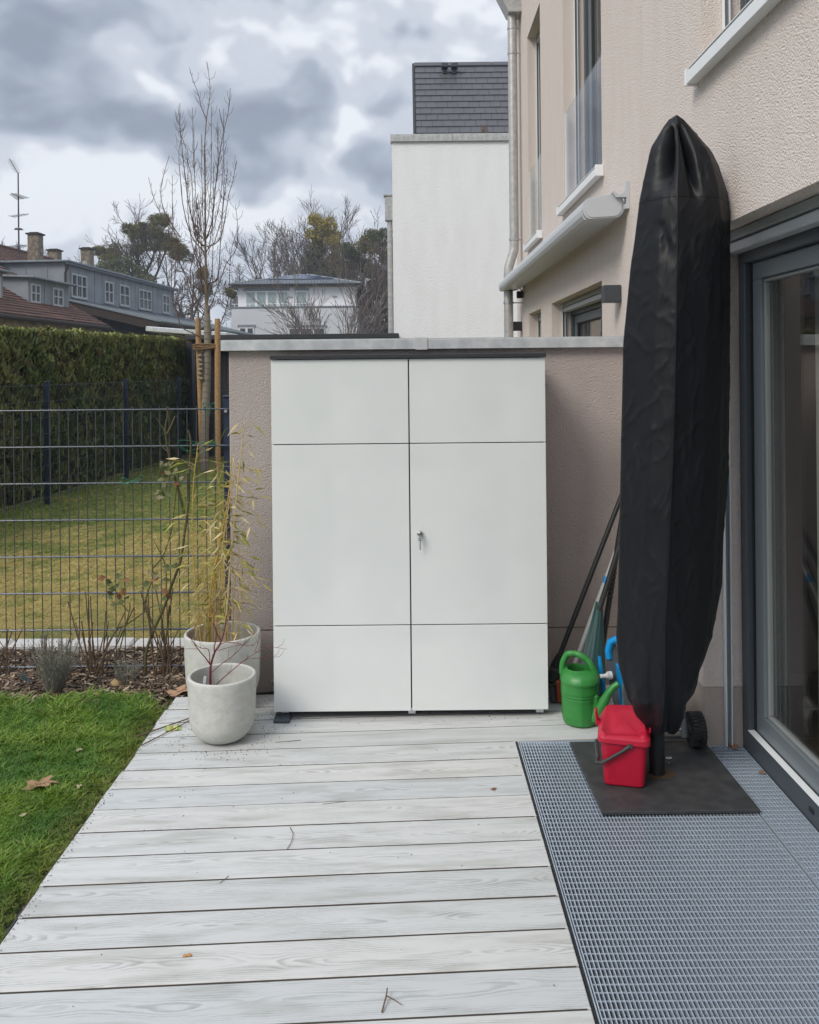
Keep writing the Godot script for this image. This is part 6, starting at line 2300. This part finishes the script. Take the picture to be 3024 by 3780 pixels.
func bed_plants() -> void:
	# rose with long canes trained to the near fence
	var t := thing("rose_bush", "old climbing rose with long bent canes and few leaves tied to the near fence", "rose", P(-1.43, 0, 4.72))
	t.position = Vector3.ZERO
	var stems := [
		[[[-1.43, -0.02], [-1.427, 0.11], [-1.384, 0.233], [-1.33, 0.35], [-1.288, 0.468], [-1.239, 0.603], [-1.215, 0.75], [-1.192, 0.916], [-1.188, 1.067], [-1.177, 1.231], [-1.192, 1.304]], 0.0085],
		[[[-1.214, 0.849], [-1.243, 0.983], [-1.273, 1.092], [-1.296, 1.202], [-1.307, 1.311], [-1.294, 1.377], [-1.294, 1.432]], 0.0075],
		[[[-1.307, 1.28], [-1.286, 1.323], [-1.267, 1.377]], 0.006],
		[[[-1.313, 1.299], [-1.337, 1.335], [-1.361, 1.369]], 0.003],
		[[[-1.296, 1.189], [-1.32, 1.202], [-1.35, 1.238]], 0.003],
		[[[-1.303, 0.401], [-1.316, 0.45], [-1.326, 0.583], [-1.385, 0.705]], 0.0035],
		[[[-1.66, 0.10], [-1.591, 0.229], [-1.531, 0.264], [-1.436, 0.328], [-1.383, 0.363], [-1.324, 0.362]], 0.0042],
		[[[-1.436, 0.334], [-1.424, 0.41], [-1.393, 0.51], [-1.393, 0.581]], 0.0045],
		[[[-1.393, 0.557], [-1.333, 0.627], [-1.291, 0.733], [-1.273, 0.815], [-1.25, 1.0]], 0.0033],
		[[[-1.60, -0.02], [-1.598, 0.029], [-1.562, 0.146], [-1.531, 0.264], [-1.507, 0.352], [-1.507, 0.387]], 0.0042],
		[[[-1.519, 0.334], [-1.565, 0.394], [-1.583, 0.453]], 0.003],
	]
	for q: Array in stems:
		var b := Bag.new()
		var p := bent(b, q[0], 4.72, q[1], q[1] * 0.6, 0.03, 8)
		for j in range(3, p.size() - 1, 3):
			var a := R(0, TAU)
			var o := Vector3(cos(a), -0.2, sin(a)).normalized()
			b.tube(PackedVector3Array([p[j], p[j] + o * (q[1] + 0.004)]), PackedFloat32Array([0.0014, 0.0003]), 3, false)
		put(b, "cane", M.rose_stem, t)
	for q: Array in [[-1.28, 1.09, 14, 0.060], [-1.26, 1.03, 12, 0.055], [-1.30, 0.97, 8, 0.05], [-1.583, 0.47, 7, 0.06], [-1.56, 0.41, 6, 0.05], [-1.36, 0.52, 7, 0.055], [-1.31, 0.42, 5, 0.05], [-1.60, 0.52, 3, 0.03], [-1.25, 0.6, 4, 0.04]]:
		for k: int in q[2]:
			var b := Bag.new()
			b.coloured = true
			var c: Color = [Color(0.085, 0.10, 0.025), Color(0.13, 0.125, 0.04), Color(0.20, 0.085, 0.03), Color(0.17, 0.14, 0.08), Color(0.06, 0.085, 0.02)][rng.randi() % 5]
			b.col = c
			var at := P(q[0] + R(-1, 1) * q[3], q[1] + R(-1, 1) * q[3] * 0.8, 4.70 + R(-0.05, 0.02))
			var a := R(0, TAU)
			var dir := Vector3(cos(a), R(-0.5, 0.5), sin(a) * 0.6).normalized()
			b.leaf(at, dir, dir.cross(Vector3(R(-0.5, 0.5), 0.5, 1)).normalized(), R(0.036, 0.056), R(0.024, 0.036), R(0, 0.2))
			put(b, "leaf", M.leafy, t)
	# pruned shrub bases
	var bases := [[-2.24, 0.33, 10, "clump of short pruned brown stems at the picture edge of the bed"], [-1.70, 0.36, 13, "thick clump of pruned reddish stems in the middle of the bed"], [-1.34, 0.38, 16, "dense clump of pruned shrub stems beside the planters"], [-1.95, 0.28, 7, "thin clump of pruned twigs behind the lavender"]]
	for q: Array in bases:
		var s := thing("pruned_shrub", q[3], "shrub", P(q[0], -0.03, 4.74), "pruned shrubs in the bed")
		for k: int in q[2]:
			var b := Bag.new()
			var a := R(0, TAU)
			var lean := R(0.05, 0.55)
			var l: float = q[1] * R(0.5, 1.35)
			var p0 := Vector3(R(-0.05, 0.05), 0, R(-0.04, 0.04))
			var d := Vector3(cos(a) * lean, 1, sin(a) * lean * 0.5).normalized()
			b.tube(PackedVector3Array([p0, p0 + d * l * 0.5 + Vector3(R(-0.01, 0.01), 0, 0), p0 + d * l]), PackedFloat32Array([0.0045, 0.0038, 0.003]), 6)
			if rng.randf() < 0.4:
				b.tube(PackedVector3Array([p0 + d * l * 0.5, p0 + d * l * 0.5 + Vector3(R(-0.06, 0.06), R(0.05, 0.14), R(-0.03, 0.03))]), PackedFloat32Array([0.003, 0.002]), 4)
			put(b, "stem", M.dry_stem, s)
	# lavender: fine grey green sprigs
	for q: Array in [[-1.83, 4.50, 0.31, 170, "grey green lavender bush in front of the near fence"], [-1.50, 4.62, 0.13, 45, "small grey green lavender sprig beside the rose stems"]]:
		var s := thing("lavender", q[4], "lavender", P(q[0], -0.02, q[1]), "lavender in the bed")
		var b := Bag.new()
		b.coloured = true
		var w := Bag.new()
		for k: int in q[3]:
			var a := R(0, TAU)
			var lean := R(0.0, 0.55)
			var d := Vector3(cos(a) * lean, 1, sin(a) * lean * 0.8).normalized()
			var l: float = q[2] * R(0.40, 1.05)
			var p0 := Vector3(cos(a) * 0.03, 0, sin(a) * 0.03)
			var p1 := p0 + d * l
			w.tube(PackedVector3Array([p0, p0.lerp(p1, 0.5) + Vector3(R(-0.012, 0.012), 0, R(-0.012, 0.012)), p1]), PackedFloat32Array([0.0016, 0.0012, 0.0008]), 3, false)
			for j in 9:
				var at := p0.lerp(p1, R(0.35, 1.0))
				var o := (d + Vector3(R(-1, 1), R(-0.3, 0.8), R(-1, 1)) * 0.9).normalized()
				var v := R(0.7, 1.2)
				b.col = Color(0.22 * v, 0.23 * v, 0.19 * v)
				b.leaf(at, o, o.cross(Vector3(R(-1, 1), R(-1, 1), R(-1, 1))).normalized(), R(0.014, 0.030), 0.0035)
		put(w, "twigs", M.lavender_twig, s).set_meta("kind", "stuff")
		put(b, "sprigs", M.leafy, s).set_meta("kind", "stuff")
	# plastic plant marker lying in the mulch
	var pm := thing("plant_marker", "printed plastic plant marker leaning in the mulch beside the lavender", "plant marker", P(-2.02, 0.0, 4.60))
	var b := Bag.new()
	b.box(Vector3(0, 0.02, 0), Vector3(0.075, 0.022, 0.002), 0.0, Basis(Vector3.BACK, -0.75))
	put(b, "card", M.grey_plastic, pm)
	b = Bag.new()
	b.box(Vector3(-0.006, 0.026, 0.002), Vector3(0.035, 0.014, 0.001), 0.0, Basis(Vector3.BACK, -0.75))
	put(b, "picture_field", M.teal_plastic, pm)
	# pebbles and stones that can be told apart
	for q: Array in [[-1.585, 4.40, 0.030, "flat ochre stone at the lawn edge of the bed"], [-1.55, 4.60, 0.026, "tan stone half sunk in mulch near the rose"], [-1.27, 4.62, 0.024, "yellowish stone beside the deck corner"], [-1.262, 4.55, 0.020, "smaller yellowish stone touching the deck corner stone"], [-0.715, 4.565, 0.022, "grey pebble between the larger planter and the cabinet"], [-0.69, 4.535, 0.019, "round grey pebble next to the cabinet side"], [-0.665, 4.56, 0.018, "small grey pebble against the wall by the cabinet"]]:
		var s := thing("stone", q[3], "stone", P(q[0], -0.02 if q[0] < -1.1 else 0.0, q[1]))
		var st := Bag.new()
		var rows := []
		for r in 9:
			var row := PackedVector3Array()
			for k in 14:
				var a := TAU * k / 14.0
				var e := PI * (r / 8.0 - 0.5)
				var rad: float = q[2] * (1.0 + 0.15 * sin(a * 2.0 + q[0] * 30.0) + 0.08 * sin(a * 3.0 + e * 2.0))
				row.append(Vector3(cos(a) * cos(e) * rad * 1.25, (sin(e) * 0.7 + 0.4) * rad, -sin(a) * cos(e) * rad))
			rows.append(row)
		st.grid(rows, true)
		var m: Material = M.pebble
		if q[0] < -1.1:
			if not M.has("ochre_stone"):
				mat("ochre_stone", 0.36, 0.25, 0.12, 0.85)
			m = M.ochre_stone
		put(st, "rock", m, s)


func lawn_edge(d: float) -> float:   # where the near lawn ends against the deck
	return -1.182 + 0.018 * sin(d * 9.0) + 0.012 * sin(d * 23.0 + 1.0)


func grass() -> void:
	var tufts := []
	for v in 3:
		var tuft := Bag.new()
		for k in 13:
			var a := R(0, TAU)
			var p := Vector3(R(-0.012, 0.012), 0, R(-0.012, 0.012))
			var lean := R(0.15, 0.8)
			var dir := Vector3(cos(a) * lean, 1, sin(a) * lean).normalized()
			var side := dir.cross(Vector3(R(-1, 1), 0, R(-1, 1))).normalized()
			var l := R(0.030, 0.062)
			var w := R(0.0011, 0.0018)
			var m1 := p + dir * l * 0.55
			var tip := p + (dir + Vector3(cos(a), -0.25, sin(a)) * 0.45).normalized() * l
			tuft.tri(p - side * w, p + side * w, m1 + side * w * 0.8)
			tuft.tri(p - side * w, m1 + side * w * 0.8, m1 - side * w * 0.8)
			tuft.tri(m1 - side * w * 0.8, m1 + side * w * 0.8, tip)
		tufts.append(tuft.mesh())
	var patch := noise(1.0, FastNoiseLite.TYPE_SIMPLEX_SMOOTH, 3, 401)
	for v in 3:
		var places := []
		var cols := PackedColorArray()
		for k in 15000:
			var d := R(1.6, 4.42) if k % 5 else R(-0.5, 1.8)
			var x := R(-3.3, -1.16) if k % 3 else R(-2.2, -1.16)
			var edge := lawn_edge(d)
			if x > edge + 0.012:
				continue
			var rim := smoothstep(-0.16, 0.0, x - edge)
			if rim > 0.3 and rng.randf() < rim * 0.45:
				continue
			var far := smoothstep(4.2, 4.42, d + 0.05 * sin(x * 9.0))
			if rng.randf() < far * 0.9:
				continue
			var n := patch.get_noise_2d(x * 2.4, d * 2.4)
			var s := R(0.75, 1.25) * (1.0 - 0.45 * rim) * (1.0 + 0.45 * maxf(n, -0.4)) * (1.0 + 0.25 * smoothstep(4.0, 4.3, d))
			places.append(Transform3D(Basis(Vector3.UP, R(0, TAU)).rotated(Vector3.RIGHT, R(-0.2, 0.2)).scaled(Vector3(s, s, s)), P(x, -0.026, d)))
			var c := Color(0.066, 0.180, 0.013).lerp(Color(0.175, 0.285, 0.022), clampf(0.5 + n + R(-0.4, 0.4), 0, 1))
			c = c.lerp(Color(0.26, 0.22, 0.07), clampf(rim * R(0.0, 0.75) + (0.6 if rng.randf() < 0.05 else 0.0), 0, 1))
			var b := R(0.65, 1.25)
			cols.append(Color(c.r * b, c.g * b, c.b * b))
		scatter(tufts[v], "lawn_grass", M.grass_blade, places, cols)
	# the neighbour's lawn: short, winter dry in the middle, greener near the hedge
	for v in 2:
		var places := []
		var cols := PackedColorArray()
		for k in 52000:
			var d := 5.3 + 11.5 * pow(rng.randf(), 1.7)
			var x := R(-0.50 * d - 0.6, -0.93 if d > 5.3 else -0.9)
			if x < -5.0 + 0.075 * (d - 11.5) + 0.1:
				continue
			var n := patch.get_noise_2d(x * 0.9 + 40.0, d * 0.9)
			var n2 := patch.get_noise_2d(x * 3.0 + 90.0, d * 3.0)
			var green := clampf(smoothstep(7.6, 10.5, d - (x + 3.0) * 0.9 + n * 1.6) + 0.85 * n2 + 0.35 * n + R(-0.25, 0.25), 0.0, 1.0)
			green = maxf(green, clampf(smoothstep(5.75, 5.35, d) * 0.5 + n2, 0, 1))
			var c := Color(0.50, 0.40, 0.14).lerp(Color(0.19, 0.24, 0.04), green)
			var b := R(0.7, 1.3)
			var s := R(0.5, 0.85)
			places.append(Transform3D(Basis(Vector3.UP, R(0, TAU)).scaled(Vector3(s * 1.5, s, s * 1.5)), P(x, -0.05, d)))
			cols.append(Color(c.r * b, c.g * b, c.b * b))
		scatter(tufts[v], "dry_grass", M.grass_blade, places, cols)
	# bark mulch
	var chip := Bag.new()
	chip.box(Vector3.ZERO, Vector3(0.034, 0.0035, 0.009), 0.001)
	var curl := Bag.new()
	curl.leaf(Vector3(-0.02, 0, 0), Vector3.RIGHT, Vector3.BACK, 0.045, 0.016, 0.05)
	for v in 2:
		var places := []
		var cols := PackedColorArray()
		for k in 9000:
			var d := R(4.28, 5.16)
			var x := R(-3.2, -1.14)
			if d < 4.40 + 0.04 * sin(x * 8.0) and rng.randf() < 0.6:
				continue
			var s := R(0.4, 1.25)
			var bas := Basis(Vector3.UP, R(0, TAU)) * Basis(Vector3.RIGHT, R(-0.7, 0.7)) * Basis(Vector3.BACK, R(-0.4, 0.4))
			places.append(Transform3D(bas.scaled(Vector3(s, s, s)), P(x, -0.022 + R(0.0, 0.022) + 0.014 * sin(x * 7.1 + d * 3.0) * sin(d * 11.0 + x), d)))
			var c: Color = [Color(0.11, 0.072, 0.047), Color(0.18, 0.12, 0.078), Color(0.29, 0.21, 0.14), Color(0.055, 0.038, 0.028), Color(0.42, 0.34, 0.25)][[0, 0, 1, 1, 2, 3, 3, 4][rng.randi() % 8]]
			var b := R(0.7, 1.2)
			cols.append(Color(c.r * b, c.g * b, c.b * b))
		scatter(chip.mesh() if v == 0 else curl.mesh(), "bark_mulch", M.chips, places, cols)
	# crumbs of earth and straw along the lawn edge and around the planters
	var bit := Bag.new()
	bit.box(Vector3.ZERO, Vector3(0.006, 0.002, 0.0035), 0.0006)
	var places := []
	var cols := PackedColorArray()
	for k in 900:
		var d := R(1.9, 4.35)
		var x := -1.19 + absf(rng.randfn(0.0, 0.018))
		if k > 420:
			var a := R(0, TAU)
			var rad := 0.16 + absf(rng.randfn(0.0, 0.07))
			x = -0.84 + cos(a) * rad
			d = 3.88 + sin(a) * rad * 0.9
		if k > 700:
			x = R(-0.80, -0.62)
			d = R(3.95, 4.42)
		if k > 800:
			x = R(-0.62, 0.62)
			d = 4.075 + absf(rng.randfn(0.0, 0.03)) * (-1.0 if rng.randf() < 0.5 else 1.0)
		if k > 850:
			x = R(-1.1, 0.4)
			d = R(2.2, 4.0)
		var s := R(0.25, 0.9)
		places.append(Transform3D(Basis(Vector3.UP, R(0, TAU)).scaled(Vector3(s, s, s)), P(x, 0.0022, d)))
		cols.append([Color(0.05, 0.035, 0.025), Color(0.10, 0.07, 0.045), Color(0.25, 0.19, 0.10)][rng.randi() % 3])
	scatter(bit.mesh(), "earth_crumbs", M.chips, places, cols)


func dead_leaf(called: String, label: String, at: Vector3, size: float, turn: float, c: Color, lobes := 5, curl := 0.35) -> void:
	var t := thing(called, label, "leaf", at)
	t.rotation.y = turn
	var b := Bag.new()
	b.coloured = true
	var rows := []
	for r in 7:
		var f := r / 6.0
		var row := PackedVector3Array()
		for k in 48:
			var a := TAU * k / 48.0
			var rad := size * (0.42 + 0.34 * absf(cos(a * lobes * 0.5)) + 0.06 * sin(a * 11.0)) * (0.75 if absf(wrapf(a - PI, -PI, PI)) < 0.6 else 1.0)
			var p := Vector3(cos(a) * rad * f * 1.25, 0, sin(a) * rad * f * 0.8)
			p.y = size * curl * (0.5 * pow(absf(p.z) / size, 1.5) + 0.4 * sin(p.x / size * 4.0) * f * 0.4 + 0.16 * sin(a * 5.0) * f) + size * 0.06
			row.append(p)
		rows.append(row)
	b.col = c
	b.grid(rows, true, true)
	put(b, "blade", M.leafy, t)
	b = Bag.new()
	b.tube(PackedVector3Array([Vector3(-size * 0.2, size * 0.07, 0), Vector3(size * 0.5, size * 0.09, 0), Vector3(size * 1.05, size * 0.03, size * 0.12)]), PackedFloat32Array([size * 0.012, size * 0.02, size * 0.016]), 5)
	put(b, "stalk", M.dry_stem, t)


func litter() -> void:
	dead_leaf("dead_leaf", "large curled brown maple leaf lying on the green lawn", P(-1.455, 0.012, 3.43), 0.078, 0.2, Color(0.33, 0.19, 0.11))
	dead_leaf("dead_leaf", "big tan dry leaf at the deck corner beside the larger planter", P(-1.17, 0.004, 4.43), 0.085, 0.6, Color(0.40, 0.24, 0.15))
	dead_leaf("dead_leaf", "small orange brown leaf on the open boards nearest the viewer", P(-0.632, 0.0015, 2.437), 0.016, 0.1, Color(0.45, 0.24, 0.10), 2)
	dead_leaf("dead_leaf", "little reddish leaf scrap on the boards close to the wide grating", P(0.308, 0.0015, 3.384), 0.016, 0.8, Color(0.20, 0.085, 0.05), 3)
	dead_leaf("dead_leaf", "dry orange leaf wedged at the bottom of the door jamb", P(1.36, 0.003, 3.735), 0.035, 2.4, Color(0.28, 0.13, 0.06), 3)
	dead_leaf("dead_leaf", "brown leaf scrap on the narrow grating beside the door sill", P(1.385, 0.003, 3.50), 0.02, 1.0, Color(0.24, 0.14, 0.08), 3)
	for q: Array in [[-1.42, 3.75, "pale leaf scrap high on the lawn"], [-1.30, 3.42, "whitish petal on the lawn near the deck edge"], [-1.42, 3.20, "beige leaf scrap on the lawn below the curled leaf"], [-1.60, 4.05, "tiny pale scrap on the lawn below the lavender"]]:
		dead_leaf("leaf_scrap", q[2], P(q[0], 0.012, q[1]), 0.018, R(0, 6), Color(0.45, 0.36, 0.25), 3)
	var y := thing("paper_tag", "crumpled yellow green plant tag lying on the boards beside the smaller planter", "tag", P(-1.085, 0.0015, 3.985))
	y.rotation.y = 0.25
	var b := Bag.new()
	b.coloured = true
	for k in 8:
		var x := -0.035 + k * 0.00875
		b.col = Color(0.42, 0.52, 0.16) if k % 3 else Color(0.25, 0.36, 0.08)
		if k == 3:
			b.col = Color(0.42, 0.20, 0.10)
		var h0 := 0.002 + 0.003 * sin(k * 1.3)
		var h1 := 0.002 + 0.003 * sin((k + 1) * 1.3)
		b.quad(Vector3(x, h0, 0.025), Vector3(x + 0.00875, h1, 0.025), Vector3(x + 0.00875, h1 + 0.004, -0.025), Vector3(x, h0 + 0.004, -0.025))
	put(b, "paper", M.leafy, y)
	var twigs := [
		["long pale brown stick lying from the lawn edge to the smaller planter", [[-1.215, 0.012, 3.88], [-1.12, 0.008, 4.0], [-1.03, 0.007, 4.10], [-0.99, 0.006, 4.20]], 0.0045],
		["dark stick beside the pale stick near the smaller planter", [[-1.17, 0.008, 3.80], [-1.09, 0.007, 3.95], [-1.0, 0.012, 4.10], [-0.98, 0.010, 4.16]], 0.0042],
		["thin curled twig on the boards in the open middle of the deck", [[-0.44, 0.002, 3.12], [-0.421, 0.004, 3.07], [-0.420, 0.003, 3.02], [-0.43, 0.002, 2.97]], 0.0018],
		["short forked twig at the end of the nearest boards", [[-0.085, 0.003, 2.215], [-0.075, 0.012, 2.26], [-0.073, 0.014, 2.285]], 0.003],
		["slim twig on the boards before the cabinet foot", [[-0.60, 0.002, 3.83], [-0.55, 0.003, 3.835], [-0.49, 0.002, 3.85]], 0.0016],
		["fine dark needle on the boards beside the curled twig", [[-0.34, 0.002, 3.28], [-0.29, 0.002, 3.29], [-0.25, 0.002, 3.30]], 0.0012],
		["short needle lying across a board of the near deck", [[-0.615, 0.002, 2.78], [-0.595, 0.002, 2.82]], 0.0015],
	]
	for q: Array in twigs:
		var f: Array = q[1][0]
		var t := thing("fallen_twig", q[0], "twig", P(f[0], f[1], f[2]))
		b = Bag.new()
		var pts := PackedVector3Array()
		var rr := PackedFloat32Array()
		for p: Array in q[1]:
			pts.append(P(p[0] - f[0], p[1] - f[1], 0) + Vector3(0, 0, -(p[2] - f[2])))
			rr.append(q[2] * R(0.5, 0.75))
		b.tube(pts, rr, 6)
		put(b, "wood", M.dry_stem, t)
		if q[2] == 0.003:
			b = Bag.new()
			b.tube(PackedVector3Array([pts[1], pts[1] + Vector3(0.02, 0.004, 0.02), pts[1] + Vector3(0.04, -0.006, 0.025)]), PackedFloat32Array([0.0018, 0.0014, 0.001]), 5)
			put(b, "fork", M.dry_stem, t)
